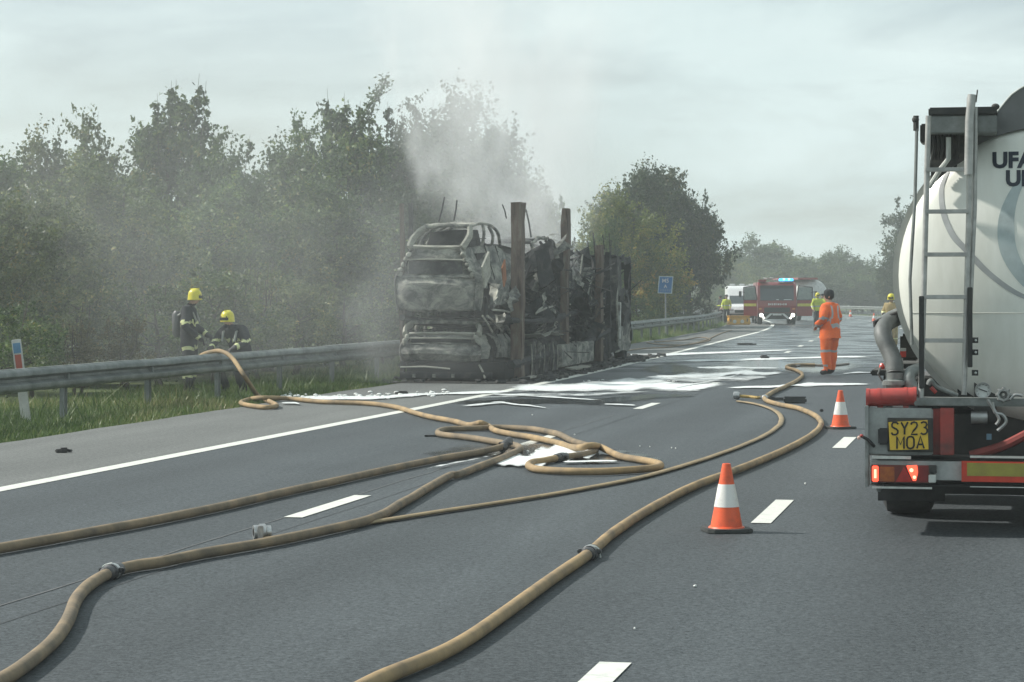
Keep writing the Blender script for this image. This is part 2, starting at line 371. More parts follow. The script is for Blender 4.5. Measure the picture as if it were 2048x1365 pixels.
# ------------------------------------------------------------------ foliage
def leaves_mesh(name, C, U, V, tint):
    """one quad (folded kite) per leaf from centre C and half axes U, V"""
    n = len(C); vs = np.empty((n, 4, 3)); vs[:, 0] = C - U; vs[:, 1] = C + V * .9 - U * .1; vs[:, 2] = C + U; vs[:, 3] = C - V * .9 - U * .1
    me = bpy.data.meshes.new(name); me.vertices.add(n * 4); me.vertices.foreach_set('co', vs.reshape(-1))
    me.loops.add(n * 4); me.loops.foreach_set('vertex_index', np.arange(n * 4, dtype=np.int32))
    me.polygons.add(n); me.polygons.foreach_set('loop_start', np.arange(0, n * 4, 4, dtype=np.int32)); me.polygons.foreach_set('loop_total', np.full(n, 4, dtype=np.int32))
    me.update(); at_ = me.attributes.new('tint', 'FLOAT', 'FACE'); at_.data.foreach_set('value', tint.astype(np.float32)); me.validate(); return me
def rand_unit(n, rng):
    v = rng.normal(size=(n, 3)); return v / np.linalg.norm(v, axis=1)[:, None]
def make_tree(seed, wid, hgt, nl, leaf, skirt=.05, top=1.0, nclump=90, spiky=.25):
    """returns trunk mesh and crown mesh, base at the origin"""
    rng = np.random.default_rng(seed); rnd = random.Random(seed)
    tr = MB(); lean = rng.normal(0, .04 * hgt, 2); stems = rnd.choice([1, 2, 3]); tips = []
    for s in range(stems):
        a0 = rnd.uniform(0, 6.28); sp = (.0 if stems == 1 else .1 * wid)
        base = Vector((math.cos(a0) * .12 * (stems > 1), math.sin(a0) * .12 * (stems > 1), -.1)); H1 = hgt * rnd.uniform(.72, .9)
        pts = [base + Vector((lean[0] * t + math.cos(a0) * sp * t * 1.6 + rnd.gauss(0, .04), lean[1] * t + math.sin(a0) * sp * t * 1.6 + rnd.gauss(0, .04), H1 * t + .1 * (t > 0))) for t in (0, .15, .35, .55, .75, 1)]
        r0 = .022 * hgt * (1.25 if stems == 1 else .85)
        tr.tube(pts, [r0 * k for k in (1.25, 1, .8, .6, .38, .12)], 7)
        for b in range(11):
            t = rnd.uniform(.16, .95); q = t * 5; i = min(int(q), 4); p = pts[i].lerp(pts[i + 1], q - i)
            a = rnd.uniform(0, 6.28); ln = wid * .5 * rnd.uniform(.45, .95) * (1.15 - .6 * t); e = p + Vector((math.cos(a) * ln, math.sin(a) * ln, ln * rnd.uniform(.35, 1.0)))
            m_ = p.lerp(e, .5) + Vector((0, 0, -.08 * ln)); tr.tube([p, m_, e], [r0 * .42 * (1.1 - t * .7), r0 * .25 * (1.1 - t * .7), r0 * .07], 5)
            tips += [e, m_.lerp(e, .5)]
    # clumps through the crown's volume, their reach wavering with direction so the outline is uneven
    cl = []
    lob = rng.uniform(0, 6.28, 6)
    while len(cl) < nclump:
        u = rng.uniform(-1, 1, 3)
        if np.linalg.norm(u) > 1: continue
        a = math.atan2(u[1], u[0]); h = (u[2] + 1) / 2
        k = 1 + .16 * math.sin(2 * a + lob[0]) + .13 * math.sin(3 * a + lob[1] + 5 * h) + .12 * math.sin(5 * a + 7 * h + lob[2])
        if np.linalg.norm(u) < .45 and rng.random() < .6: continue
        prof = (math.sin(math.pi * min(1, (h * .86 + .14)) ** .8) ** .6 if h < .999 else .2)
        cl.append((u[0] * k * wid * .5 * max(.3, prof) + lean[0] * h, u[1] * k * wid * .5 * max(.3, prof) + lean[1] * h, hgt * (skirt + (top - skirt) * h * (.93 + .09 * math.sin(3 * a + lob[3])))))
    for e in tips:
        if e.z < hgt: cl.append(tuple(e))
    for s in range(int(12 * spiky * 2)):                # leading shoots standing out of the top
        a = rng.uniform(0, 6.28); rr = wid * .36 * math.sqrt(rng.random()); z = hgt * rng.uniform(.82, 1.0)
        x, y = math.cos(a) * rr + lean[0], math.sin(a) * rr + lean[1]; ln = hgt * rng.uniform(.04, .12)
        tr.tube([(x * .8, y * .8, z - ln * 2), (x, y, z + ln)], [.012, .004], 4, cap=False)
        for k in range(4): cl.append((x + rng.normal(0, .03), y + rng.normal(0, .03), z + ln * (k / 3 - .7), .22))
    cs = np.array([c[:3] for c in cl]); sz = np.array([(c[3] if len(c) > 3 else rng.uniform(.6, 1.35)) for c in cl])
    wts = sz ** 1.3; wts /= wts.sum(); idx = rng.choice(len(cs), nl, p=wts)
    sig = .05 * (wid + hgt) * sz[idx]
    # leaves sit along twigs that spray out of each clump
    NT = 16; td = rand_unit(len(cs) * NT, rng).reshape(len(cs), NT, 3); td[:, :, 2] += .35; td *= rng.uniform(.55, 1.3, (len(cs), NT, 1))
    ti = rng.integers(0, NT, nl); off = td[idx, ti] * (rng.random(nl) ** .6)[:, None] * sig[:, None] + rng.normal(0, .035, (nl, 3)) * (sig / .5 + .4)[:, None]
    C = cs[idx] + off; C[:, 2] = np.maximum(C[:, 2], .05)
    U = rand_unit(nl, rng); U[:, 2] -= .25; U /= np.linalg.norm(U, axis=1)[:, None]; V = np.cross(U, rand_unit(nl, rng)); V /= np.linalg.norm(V, axis=1)[:, None] + 1e-6
    ll = leaf * rng.uniform(.6, 1.25, nl); U *= ll[:, None]; V *= (ll * rng.uniform(.5, .72, nl))[:, None]
    ct = rng.normal(.45, .17, len(cs)); tint = np.clip(ct[idx] + rng.normal(0, .16, nl), 0, 1)
    return tr.mesh('trunk', smooth=True), leaves_mesh('crown', C, U, V, tint)
BARK = M('bark', (.075, .06, .045), .9, col2=(.035, .03, .024), scale=9, bump=.5, stretch=(1, 1, .25))
LDARK = leafmat('dark green leaves', (.012, .03, .01), (.028, .056, .017), (.06, .095, .026), (.13, .12, .035))
LMID = leafmat('mid green leaves', (.02, .048, .014), (.058, .108, .028), (.14, .2, .05), (.24, .22, .06))
LOLIVE = leafmat('olive leaves', (.034, .06, .02), (.088, .128, .04), (.18, .21, .065), (.3, .24, .07))
LYEL = leafmat('yellow green leaves', (.045, .075, .014), (.12, .15, .025), (.24, .24, .04), (.34, .22, .05))
LDRY = leafmat('dry weed leaves', (.06, .065, .025), (.13, .12, .05), (.22, .19, .08), (.3, .24, .12))
VAR = [make_tree(11, 4.4, 7.0, 36000, .072, spiky=.1, nclump=130), make_tree(12, 4.0, 7.0, 34000, .074, spiky=.15, nclump=120), make_tree(13, 5.0, 7.0, 40000, .072, spiky=.06, nclump=150),
       make_tree(14, 3.6, 7.0, 32000, .074, spiky=.22, nclump=110), make_tree(15, 6.2, 7.0, 52000, .085, skirt=.08, nclump=190, spiky=.0), make_tree(16, 8.0, 7.0, 52000, .095, nclump=190, spiky=.04), make_tree(17, 6.0, 7.0, 44000, .085, skirt=.34, nclump=150, spiky=.0)]
SHR = [make_tree(21, 2.6, 2.6, 7000, .04, nclump=50, spiky=.5), make_tree(22, 3.0, 2.2, 7000, .038, nclump=50, spiky=.4), make_tree(23, 1.8, 3.0, 6000, .042, nclump=40, spiky=.8)]
def plant(name, cat, label, pos, hgt, widf, var, lm, group=None):
    tm, cm = var; href = 7.0 if var in VAR else {0: 2.6, 1: 2.2, 2: 3.0}[SHR.index(var)]
    t = thing(name, label, cat, pos, random.uniform(0, 6.28), group); k = hgt / href
    t.scale = (k * widf, k * widf, k)
    put('trunk', tm, BARK, t)
    c = put('crown', cm, lm, t); c.material_slots[0].link = 'OBJECT'; c.material_slots[0].material = lm
    return t
# skyline trees behind the barrier: photo column, row of the top, depth
def tree(px, ytop, Y, widf, v, lm, label, group='trees behind the left barrier'):
    h = EYE + (HOR - ytop) * Y / F
    plant('tree', 'tree', label, (at(px, HOR, Y).x, Y, -.05), h, widf, VAR[v], lm, group)
tree(-70, 235, 50, .95, 0, LMID, 'tree cut by the left edge of the picture')
tree(30, 285, 54, 1.0, 2, LOLIVE, 'low rounded olive tree rising above the marker post')
tree(165, 240, 56, .8, 1, LOLIVE, 'feathery topped tree second from the left edge of the skyline')
tree(325, 178, 60, .95, 3, LMID, 'tallest left tree with a ragged peak above the standing firefighter')
tree(440, 265, 58, .9, 0, LMID, 'lower tree filling the dip right of the ragged peak')
tree(520, 300, 64, 1.0, 2, LMID, 'lowest crown in the skyline dip left of the burnt lorry')
tree(600, 245, 66, .8, 1, LMID, 'thin shooting tree midway between the ragged peak and the leaning wisp')
tree(705, 200, 69, .9, 3, LMID, 'tall loose tree carrying the leaning wispy shoot')
tree(830, 205, 74, .8, 0, LDARK, 'dark tree standing left of the smoke plume')
tree(905, 192, 80, .95, 2, LDARK, 'broad dark tree directly above the burnt off-roader')
tree(985, 262, 86, .8, 1, LDARK, 'dark tree right of the plume sloping toward the gap')
tree(1045, 312, 92, .75, 0, LMID, 'small smoke veiled tree behind the tallest rusty post')
tree(1098, 385, 98, .7, 3, LMID, 'last small tree of the left row beside the sky gap')
tree(240, 330, 50, 1.15, 2, LOLIVE, 'olive tree in the front row behind the standing firefighter')
tree(90, 370, 46, 1.2, 0, LOLIVE, 'bushy olive tree low down behind the marker post')
tree(400, 370, 52, 1.15, 2, LMID, 'front row tree between the two firefighters')
tree(540, 400, 55, 1.2, 0, LOLIVE, 'front row olive tree right of the crouching firefighter')
tree(660, 370, 60, 1.15, 2, LMID, 'front row tree left of the wreck in drifting smoke')
tree(780, 370, 65, 1.15, 0, LDARK, 'dark front row tree touching the left side of the wreck')
tree(880, 350, 71, 1.1, 2, LDARK, 'dark tree hidden behind the upper burnt car')
tree(960, 380, 77, 1.0, 0, LDARK, 'dark low tree behind the roof of the burnt car')
tree(1040, 430, 84, .9, 2, LDARK, 'dark low tree between the two tall rusty posts')
tree(1110, 470, 92, .9, 0, LDARK, 'dark low tree behind the second rusty post')
tree(-40, 400, 42, 1.1, 2, LOLIVE, 'low tree at the bottom left of the hedge')
# right hand clump past the wreck
G2 = 'clump of trees past the wreck'
tree(1318, 325, 128, .82, 4, LDARK, 'big dark tree towering over the blue sign', G2)
tree(1255, 345, 126, .95, 2, LDARK, 'dark tree shoulder left of the big dark tree', G2)
tree(1384, 402, 130, .62, 6, LDARK, 'dark tree leaning right over the verge toward the white van', G2)
tree(1262, 388, 113, 1.1, 2, LYEL, 'yellow green tree in front of the dark clump', G2)
tree(1208, 430, 108, .7, 3, LMID, 'smoke veiled tree at the left edge of the dark clump', G2)
tree(1300, 470, 116, .8, 2, LMID, 'mid green tree low between yellow tree and blue sign', G2)
tree(1345, 520, 122, .9, 2, LDARK, 'low dark tree behind the blue sign', G2)
tree(1225, 520, 104, .75, 0, LMID, 'low tree behind the front of the burnt lorry', G2)
# far belt across the bend
G3 = 'far trees across the bend'
far = [(1440, 545, 250, .9, 2, LOLIVE, 'far olive tree left of the white van'), (1478, 522, 262, .8, 0, LYEL, 'far yellowish tree above the white van'),
       (1530, 482, 270, 1.0, 5, LMID, 'far broad domed tree above the fire engine'), (1582, 500, 268, .6, 1, LMID, 'far tree at the right shoulder of the domed tree'),
       (1510, 530, 255, .9, 2, LOLIVE, 'far olive tree behind the left half of the fire engine'), (1560, 540, 250, .9, 2, LOLIVE, 'far olive tree behind the blue lights'),
       (1615, 515, 262, .8, 2, LMID, 'far tree above the red roofed tanker'), (1670, 502, 268, .9, 0, LMID, 'far tree directly above the person in orange'),
       (1708, 520, 258, .8, 2, LMID, 'far tree right of the person in orange'), (1745, 532, 250, .8, 0, LMID, 'far tree left of the tall poplar like tree'),
       (1640, 545, 240, .9, 2, LDARK, 'far low dark tree left of the orange helmetless head'), (1725, 560, 240, .9, 2, LDARK, 'far low dark tree over the distant barrier'),
       (1600, 560, 236, .8, 2, LMID, 'far low tree right of the fire engine cab'), (1470, 565, 236, .9, 2, LMID, 'far low tree behind the white van'), (1425, 575, 240, .9, 0, LOLIVE, 'far low tree behind the end of the near barrier')]
far[10] = (1640, 545, 240, .9, 2, LDARK, 'far low dark tree just left of the orange clad person')
for f in far: tree(f[0], f[1], f[2], f[3] * 1.5, 5 if f[4] != 1 else 1, f[5], f[6], G3)
tree(1830, 388, 205, 1.0, 0, LDARK, 'tall dark tree partly hidden by the tanker ladder', 'trees right of the road')
tree(1800, 505, 198, .9, 2, LDARK, 'low dark tree beside the left rim of the tanker', 'trees right of the road')
tree(1900, 420, 200, 1.2, 2, LDARK, 'dark tree behind the tanker barrel', 'trees right of the road')
# shrubs and weeds in front of the trees
shr = [(60, 640, 40, 0, LMID, 'green shrub right beside the marker post'), (155, 640, 41, 2, LDRY, 'yellowing upright weed between post and firefighters'),
       (250, 630, 41.5, 2, LDRY, 'pale dry weed clump left of the standing firefighter'), (320, 560, 46, 1, LMID, 'green shrub behind the standing firefighter'),
       (430, 540, 46, 0, LMID, 'shrub behind the helmets of the firefighters'), (500, 530, 47, 2, LOLIVE, 'glinting olive shrub right of the crouching firefighter'),
       (590, 560, 50, 0, LOLIVE, 'olive shrub halfway from firefighters to wreck'), (690, 560, 54, 1, LMID, 'shrub nearest to the left of the wreck'),
       (-20, 600, 39, 1, LMID, 'shrub at the left picture edge'), (160, 560, 45, 0, LOLIVE, 'tall olive shrub behind the yellowing weed'), (760, 580, 58, 0, LDARK, 'dark shrub behind the wreck corner')]
for px, yt, Y, v, lm, lab in shr:
    plant('shrub', 'shrub', lab, (at(px, HOR, Y).x, Y, -.05), EYE + (HOR - yt) * Y / F, 1.25, SHR[v], lm, 'shrubs behind the barrier')
for px, yt, Y, v, lm, lab in [(1280, 590, 108, 0, LMID, 'shrub at the foot of the yellow green tree'), (1375, 590, 126, 1, LDARK, 'shrub at the foot of the rightmost dark tree'), (1340, 600, 118, 2, LDARK, 'shrub behind the sign post')]:
    plant('shrub', 'shrub', lab, (at(px, HOR, Y).x, Y, -.05), EYE + (HOR - yt) * Y / F, 1.6, SHR[v], lm, 'shrubs past the wreck')
# leaning wispy shoot above the loose tree
tw = thing('tree_shoot', 'long thin leafy shoot leaning right out of the treetops', 'branch', at(735, 250, 69))
rng = np.random.default_rng(5); o_ = tw.location
pts = [at(690, 300, 69) - o_, at(725, 240, 69) - o_, at(748, 200, 69) - o_, at(772, 160, 69) - o_]
MB().tube(spline(pts, 5), .015, 5).build('stem', BARK, tw)
cs = np.array([tuple(p) for p in spline(pts, 12)])[8:]; ii = rng.integers(0, len(cs), 420); Cc = cs[ii] + rng.normal(0, .11, (420, 3)); Uu = rand_unit(420, rng) * .07; Vv = np.cross(Uu, rand_unit(420, rng)) * .6
put('leaves', leaves_mesh('leaves', Cc, Uu, Vv, rng.uniform(.2, .7, 420)), LMID, tw)

# ------------------------------------------------------------------ grass verge (one mass of blades)
GRASS = leafmat('grass blades', (.04, .072, .018), (.082, .14, .036), (.15, .19, .06), (.26, .24, .12))
def grass(name, n, Y0, Y1, d0, d1, hh, seed, label):
    rng = np.random.default_rng(seed); Yv = Y0 + (Y1 - Y0) * rng.random(n) ** 1.15
    sv = np.array([slope(y) for y in Yv]); xe = np.interp(Yv, YS, EX); nn = np.hypot(1, sv)
    lo = np.array([sh_edge(y) for y in Yv]) if d1 is None else np.full(n, d1)
    d = d0 + (lo - .0 - d0) * rng.random(n) ** .8
    if d1 is None: d += .14 * rng.random(n) * (rng.random(n) < .1)
    px, py = xe + d / nn, Yv - d * sv / nn
    nz = np.array([mnoise.noise(Vector((a * .5, b * .35, 0))) for a, b in zip(px, py)])
    h = hh * (1 + .7 * nz) * rng.uniform(.4, 1.3, n) * np.clip((lo - d) / .5 + .45, .4, 1)
    a = rng.uniform(0, 6.28, n); wd = rng.uniform(.007, .016, n); ln = rng.normal(0, .45, (n, 2)) * h[:, None]
    vs = np.empty((n, 3, 3)); vs[:, 0, 0] = px - np.cos(a) * wd; vs[:, 0, 1] = py - np.sin(a) * wd; vs[:, 1, 0] = px + np.cos(a) * wd; vs[:, 1, 1] = py + np.sin(a) * wd
    vs[:, :2, 2] = -.06; vs[:, 2, 0] = px + ln[:, 0]; vs[:, 2, 1] = py + ln[:, 1]; vs[:, 2, 2] = -.06 + h
    me = bpy.data.meshes.new(name); me.vertices.add(n * 3); me.vertices.foreach_set('co', vs.reshape(-1)); me.loops.add(n * 3); me.loops.foreach_set('vertex_index', np.arange(n * 3, dtype=np.int32))
    me.polygons.add(n); me.polygons.foreach_set('loop_start', np.arange(0, n * 3, 3, dtype=np.int32)); me.polygons.foreach_set('loop_total', np.full(n, 3, dtype=np.int32)); me.update()
    at_ = me.attributes.new('tint', 'FLOAT', 'FACE'); at_.data.foreach_set('value', np.clip(.45 + .5 * nz + rng.normal(0, .2, n), 0, 1).astype(np.float32))
    o = put(name, me, GRASS); tag(o, label, 'grass'); return stuff(o)
grass('verge_grass', 120000, 24, 70, -6.6, None, .125, 1, 'rough green grass verge under the near crash barrier')
grass('verge_grass', 50000, 70, 150, -6.5, None, .2, 2, 'green grass strip in front of the barrier past the wreck')
grass('verge_weeds', 3500, 24, 60, -5.8, -3.4, .3, 3, 'taller straggling weeds and dry stalks along the foot of the barrier')
# distant rise
hm = MB(); hm.grid([[(x, 620 + 25 * j, (0, 1)[j > 0] * (4 + 9 * math.exp(-((x - 60) / 55) ** 2) + 2 * mnoise.noise(Vector((x * .03, j, 0))))) for x in range(-300, 420, 20)] for j in range(2)])
struct(hm.build('hill', M('far woodland', (.03, .05, .02), .9, col2=(.06, .08, .035), scale=.08), smooth=True))

# ================================================================== ROAD TANKER (rear, right of the picture)
TA = math.atan(.207)
def frame(loc, a):
    X = Matrix.Translation(loc) @ rotz(-a); return X, X.inverted()
def on_plane(Xi, px, py, axis, val):
    """photo point -> local point of a thing on one of its own planes (axis 0/1/2 = val)"""
    o = Xi @ Vector((0, 0, EYE)); d = (Xi.to_3x3() @ Vector(((px - 1024) / F, 1, -(py - HOR) / F))); t = (val - o[axis]) / d[axis]; return o + d * t
c0 = at(1735, 985, 16.7); TO = Vector((c0.x + 1.27 * math.cos(TA), c0.y - 1.27 * math.sin(TA), 0))
TX, TXi = frame(TO, TA)
def tk(px, py, dy=0.0): return on_plane(TXi, px, py, 1, dy)
tanker = thing('road_tanker', 'white road tanker with rear ladder and yellow number plate stopped in the right lane', 'tanker', TO, -TA)
TANKW = M('tanker white paint', (.84, .85, .79), .32, col2=(.66, .67, .6), scale=2.2, detail=8, stretch=(1.4, 1, .35), coat=.2, spec=.5)
TGREY = M('tanker grey fairing', (.17, .175, .175), .5, col2=(.12, .125, .125), scale=3)
CHG = M('tanker galvanised frame', (.26, .28, .27), .5, .35, col2=(.10, .105, .10), scale=5, bump=.1, detail=12, lo=.4, hi=.72)
DARK = M('dark grime', (.03, .032, .032), .8, col2=(.06, .06, .055), scale=5)
REDP = M('red chassis paint', (.34, .055, .045), .55, col2=(.11, .045, .04), scale=5, detail=12, lo=.4, hi=.72)
REDT = M('red plastic tube', (.46, .055, .045), .5, col2=(.2, .05, .045), scale=5, detail=12, lo=.4, hi=.75)
PALE = M('pale reflective tape', (.62, .64, .6), .35, col2=(.45, .47, .44), scale=14)
CZ, RT, RY, BUL = 1.85, 1.085, .62, .30
dish = [(RT * math.sin(i / 14 * math.pi / 2), 0) for i in range(15)]
def dish_y(r): return RY - BUL * math.sqrt(max(0, 1 - (r / RT) ** 2)) ** 1.0 * (1 - .25 * (r / RT) ** 2)
m = MB(); m.lathe([(max(RT * i / 20, .001), dish_y(RT * i / 20)) for i in range(21)], 72, 'y', (0, 0, CZ)); m.build('tank_end', TANKW, tanker, smooth=True)
m = MB(); m.lathe([(RT, RY), (RT, RY + .2), (RT, 5), (RT, 10.6), (.8, 10.9), (.01, 11)], 72, 'y', (0, 0, CZ)); m.build('tank_barrel', TANKW, tanker, smooth=True)
for yy, rr in ((RY + .02, .035), (2.6, .02), (5.2, .02), (7.8, .02)):
    m = MB(); m.lathe([(RT - .02, yy - .03), (RT + rr, yy - .03), (RT + rr, yy + .05), (RT - .02, yy + .05)], 72, 'y', (0, 0, CZ)); m.build('tank_rim', M('rim paint', (.5, .5, .46), .4, col2=(.36, .36, .33), scale=3) if yy < 1 else TANKW, tanker, smooth=True)
# overturn fairing over the crown: S-shaped grey shoulder that rises toward the middle
fp = [tk(x, y, RY - .06) for x, y in ((1936, 292), (1959, 252), (1975, 243), (1993, 226), (2010, 205), (2023, 190), (2036, 181), (2050, 173), (2070, 168), (2092, 166))]
top = [(p.x, p.z) for p in fp]; poly = top + [(-a, b) for a, b in reversed(top[:-1])]
low = [(RT * 1.002 * math.sin(q), CZ + RT * 1.002 * math.cos(q)) for q in np.linspace(-.56, .56, 22)]
m = MB(); m.prism([(a, b) for a, b in poly] + [(a, b - .01) for a, b in reversed(low)], 'y', RY - .05, RY + .0); m.build('crown_fairing', TGREY, tanker)
m = MB(); pts = [(p[0], p[1]) for p in poly]; m.grid([[(a, RY, b) for a, b in pts], [(a, 10.4, b) for a, b in pts]]); m.build('walkway_coaming', TGREY, tanker, solid=.01)
m = MB(); m.tube([(a, RY - .055, b + .004) for a, b in poly], .007, 6); m.build('fairing_edge', PALE, tanker)
# swirl livery bands lying on the tank end
LIV1 = M('pale blue grey livery', (.45, .52, .52), .4); LIV2 = M('grey livery', (.42, .44, .44), .4)
def band(pxs, wds, mat, name='livery_band'):
    c = spline([tk(x, y, RY - .25) for x, y in pxs], 8); P = []
    n = len(c)
    for i, p in enumerate(c):
        t = (c[min(i + 1, n - 1)] - c[max(i - 1, 0)]); t.y = 0; t.normalize(); nn = Vector((-t.z, 0, t.x)); wd = wds[0] + (wds[1] - wds[0]) * math.sin(math.pi * i / (n - 1))
        row = []
        for s in np.linspace(-1, 1, 7):
            q = p + nn * wd * s; r = math.hypot(q.x, q.z - CZ); row.append((q.x, dish_y(min(r, RT)) - .003, q.z))
        P.append(row)
    MB().grid(P).build(name, mat, tanker, smooth=True)
band([(1895, 340), (1882, 375), (1886, 425), (1905, 470), (1932, 500), (1975, 545), (2030, 585), (2090, 610)], (.012, .022), LIV2)
band([(2060, 330), (2025, 395), (2012, 450), (2020, 510), (2060, 570), (2110, 590)], (.01, .06), LIV1)
NAVY = M('navy lettering', (.012, .02, .035), .4)
def tank_text(body, pxl, pyb, size, bold):
    me = text_mesh(body, size, 0.0, bold); bl = tk(pxl, pyb, RY - .25)
    for v in me.vertices:
        x, z = bl.x + v.co.x, bl.z + v.co.y; v.co = (x, dish_y(min(math.hypot(x, z - CZ), RT)) - .005, z)
    put('lettering', me, NAVY, tanker)
tank_text('UFAC', 1984, 334, .158, .007); tank_text('UK', 2011, 371, .155, .007)
m = MB(); m.tube([(x, dish_y(min(abs(x) / 1, RT) if False else min(math.hypot(x, tk(2000, 627, .3).z - CZ), RT)) - .002, tk(2000, 627, .3).z) for x in np.linspace(-.98, .98, 40)], .002, 5); m.build('weld_seam', M('weld seam', (.5, .51, .47), .6), tanker)
# ladder
lad = MB()
lr = put('ladder', None, None, tanker) if False else None
LADM = M('ladder aluminium', (.5, .5, .48), .42, .45, col2=(.3, .3, .29), scale=8)
a, b = tk(1857, 232, .12), tk(1842, 796, .10)
ladder = MB().tube([a, tk(1852, 420, .12), b], .021, 10).build('ladder', LADM, tanker, smooth=True)
def lpart(mb, name, mat=LADM, **k): return mb.build(name, mat, ladder, **k)
lpart(MB().tube([tk(1939, 196, .12), tk(1938, 420, .12), tk(1928, 790, .10)], .021, 10), 'ladder_rail', smooth=True)
lpart(MB().tube([tk(1944, 190, .10), tk(1939, 240, .09), tk(1937, 350, .09)], .032, 10), 'grab_tube', smooth=True)
lpart(MB().tube([tk(1951, 215, .14), tk(1949, 420, .14), tk(1941, 600, .13), tk(1936, 700, .12)], .017, 8), 'ladder_rail', smooth=True)
for y in (341, 425, 511, 596, 683):
    p, q = tk(1851 - (y - 341) * .012, y, .1), tk(1938 - (y - 341) * .014, y - 3, .1)
    lpart(MB().box((p + q) / 2, ((q - p).length, .03, .03)), 'rung', bevel=.004)
lpart(MB().box((tk(1843, 640, .06) + tk(1843, 730, .06)) / 2, (.035, .05, (tk(1843, 575, .06).z - tk(1843, 760, .06).z))), 'lower_sleeve', DARK, bevel=.004)
lpart(MB().box(tk(1940, 655, .06), (.035, .05, tk(1940, 575, .06).z - tk(1940, 735, .06).z)), 'lower_sleeve', DARK, bevel=.004)
for y in (681, 705, 746):
    p = tk(1950, y, .08); lpart(MB().box(p, (.045, .02, .04)), 'bracket', DARK); lpart(MB().ball(p + Vector((.005, -.014, 0)), .009), 'bolt', PALE)
MB().tube([tk(1834, 240, .3), tk(1830, 400, .25), tk(1820, 560, .2), tk(1824, 690, .2)], .012, 8).build('drain_tube', CHG, tanker, smooth=True)
MB().tube([tk(1832, 232, .3), tk(1832, 262, .3)], .02, 8).ball(tk(1831, 240, .3), .026).build('drain_valve', DARK, tanker)
# top box of the walkway at the head of the ladder
p, q = tk(1857, 216, .2), tk(1937, 231, .2)
m = MB(); m.box(((p.x + q.x) / 2 + .1, .55, (p.z + q.z) / 2), (q.x - p.x + .2, .75, p.z - q.z)); m.build('walkway_lid', DARK, tanker, bevel=.01)
p, q = tk(1860, 232, .2), tk(1937, 266, .2)
m = MB(); m.box(((p.x + q.x) / 2 + .1, .5, (p.z + q.z) / 2), (q.x - p.x + .2, .6, p.z - q.z)); m.build('walkway_end_panel', CHG, tanker, bevel=.006)
p, q = tk(1840, 248, .35), tk(1860, 285, .35)
m = MB(); m.box(((p.x + q.x) / 2, .5, (p.z + q.z) / 2), (q.x - p.x, .3, p.z - q.z)); m.build('step_bracket', DARK, tanker, bevel=.01)
rp_ = [tk(x, y, .44) for x, y in ((1860, 264), (1940, 264), (1940, 314), (1905, 334), (1862, 372))]
MB().prism([(p.x, p.z) for p in rp_], 'y', .44, .47).build('recess_shade_panel', M('recess shade', (.035, .035, .036), .8, col2=(.11, .1, .09), scale=14), tanker)  # dark plate painted in for the shade of the recess
m = MB()
for x in (1866, 1875, 1883, 1893, 1902, 1915): m.tube([tk(x, 266, .35), tk(x + 2, 300, .4), tk(x - 6, 340, .5)], .012, 6)
stuff(m.build('hose_bundle', DARK, tanker, smooth=True))
MB().tube([tk(1897, 275, .3), tk(1897, 318, .3), tk(1880, 340, .35), tk(1858, 375, .4)], .018, 8).build('vent_pipe', PALE, tanker, smooth=True)
MB().tube([tk(1957, 221, .2), tk(1985, 220, .25)], .007, 6).build('pull_cord', REDT, tanker)
MB().ball(tk(1991, 214, .3), (.03, .03, .024)).build('roof_valve', DARK, tanker)
MB().tube([tk(1952, 205, .14), tk(1955, 180, .14)], .005, 5).build('aerial', DARK, tanker)
# rear chassis: bumper beam, lamps, marker board
def rbox(x0, y0, x1, y1, dy, dep, name, mat, bevel=.004, par=None):
    p, q = tk(x0, y0, dy), tk(x1, y1, dy); c = Vector(((p.x + q.x) / 2, dy + dep / 2, (p.z + q.z) / 2))
    return MB().box(c, (abs(q.x - p.x), dep, abs(p.z - q.z))).build(name, mat, par or tanker, bevel=bevel)
X1 = 2449
GREYP = M('grey bumper paint', (.36, .38, .37), .5, col2=(.13, .135, .125), scale=4, detail=12, lo=.42, hi=.75)
bump = rbox(1742, 921, X1, 970, .02, .14, 'bumper_beam', GREYP)
rbox(1740, 911, X1, 920, .0, .18, 'bumper_top_rail', DARK); rbox(1740, 971, X1, 981, .0, .18, 'bumper_bottom_rail', DARK)
for x0, x1 in ((1744, 1822), (1940, 2150)): rbox(x0, 912, x1, 919, -.006, .01, 'reflective_strip', PALE, 0, bump)
for x0, x1 in ((1744, 1864), (1940, 2200)): rbox(x0, 973, x1, 979, -.006, .01, 'reflective_strip', PALE, 0, bump)
lamp = rbox(1741, 930, 1860, 967, -.02, .05, 'lamp_cluster', M('smoked red lens', (.16, .035, .03), .25, col2=(.1, .04, .03), scale=12), .006)
LIT = M('lit red lamp', (.8, .06, .03), .3, emit=(1, .10, .05), estr=1.6)
HOT = M('lamp filament glow', (1, .3, .2), .3, emit=(1, .42, .25), estr=2.2)
rbox(1744, 932, 1757, 964, -.028, .02, 'lit_lamp', LIT, .006, lamp); rbox(1747, 938, 1754, 958, -.031, .01, 'lamp_core', HOT, .004, lamp)
tri = [tk(x, y, -.028) for x, y in ((1813, 932), (1834, 931), (1836, 945), (1832, 962), (1826, 962), (1818, 945))]
MB().prism([(p.x, p.z) for p in tri], 'y', -.032, -.01).build('lit_lamp', LIT, lamp)
MB().ball(tk(1823, 941, -.034), (.014, .006, .014)).ball(tk(1829, 955, -.034), (.012, .006, .012)).build('lamp_core', HOT, lamp)
rt = [tk(x, y, -.026) for x, y in ((1791, 964), (1824, 964), (1808, 934))]
MB().prism([(p.x, p.z) for p in rt], 'y', -.028, -.012).build('reflector_triangle', M('red reflector', (.42, .04, .03), .25, col2=(.3, .03, .03), scale=20), lamp)
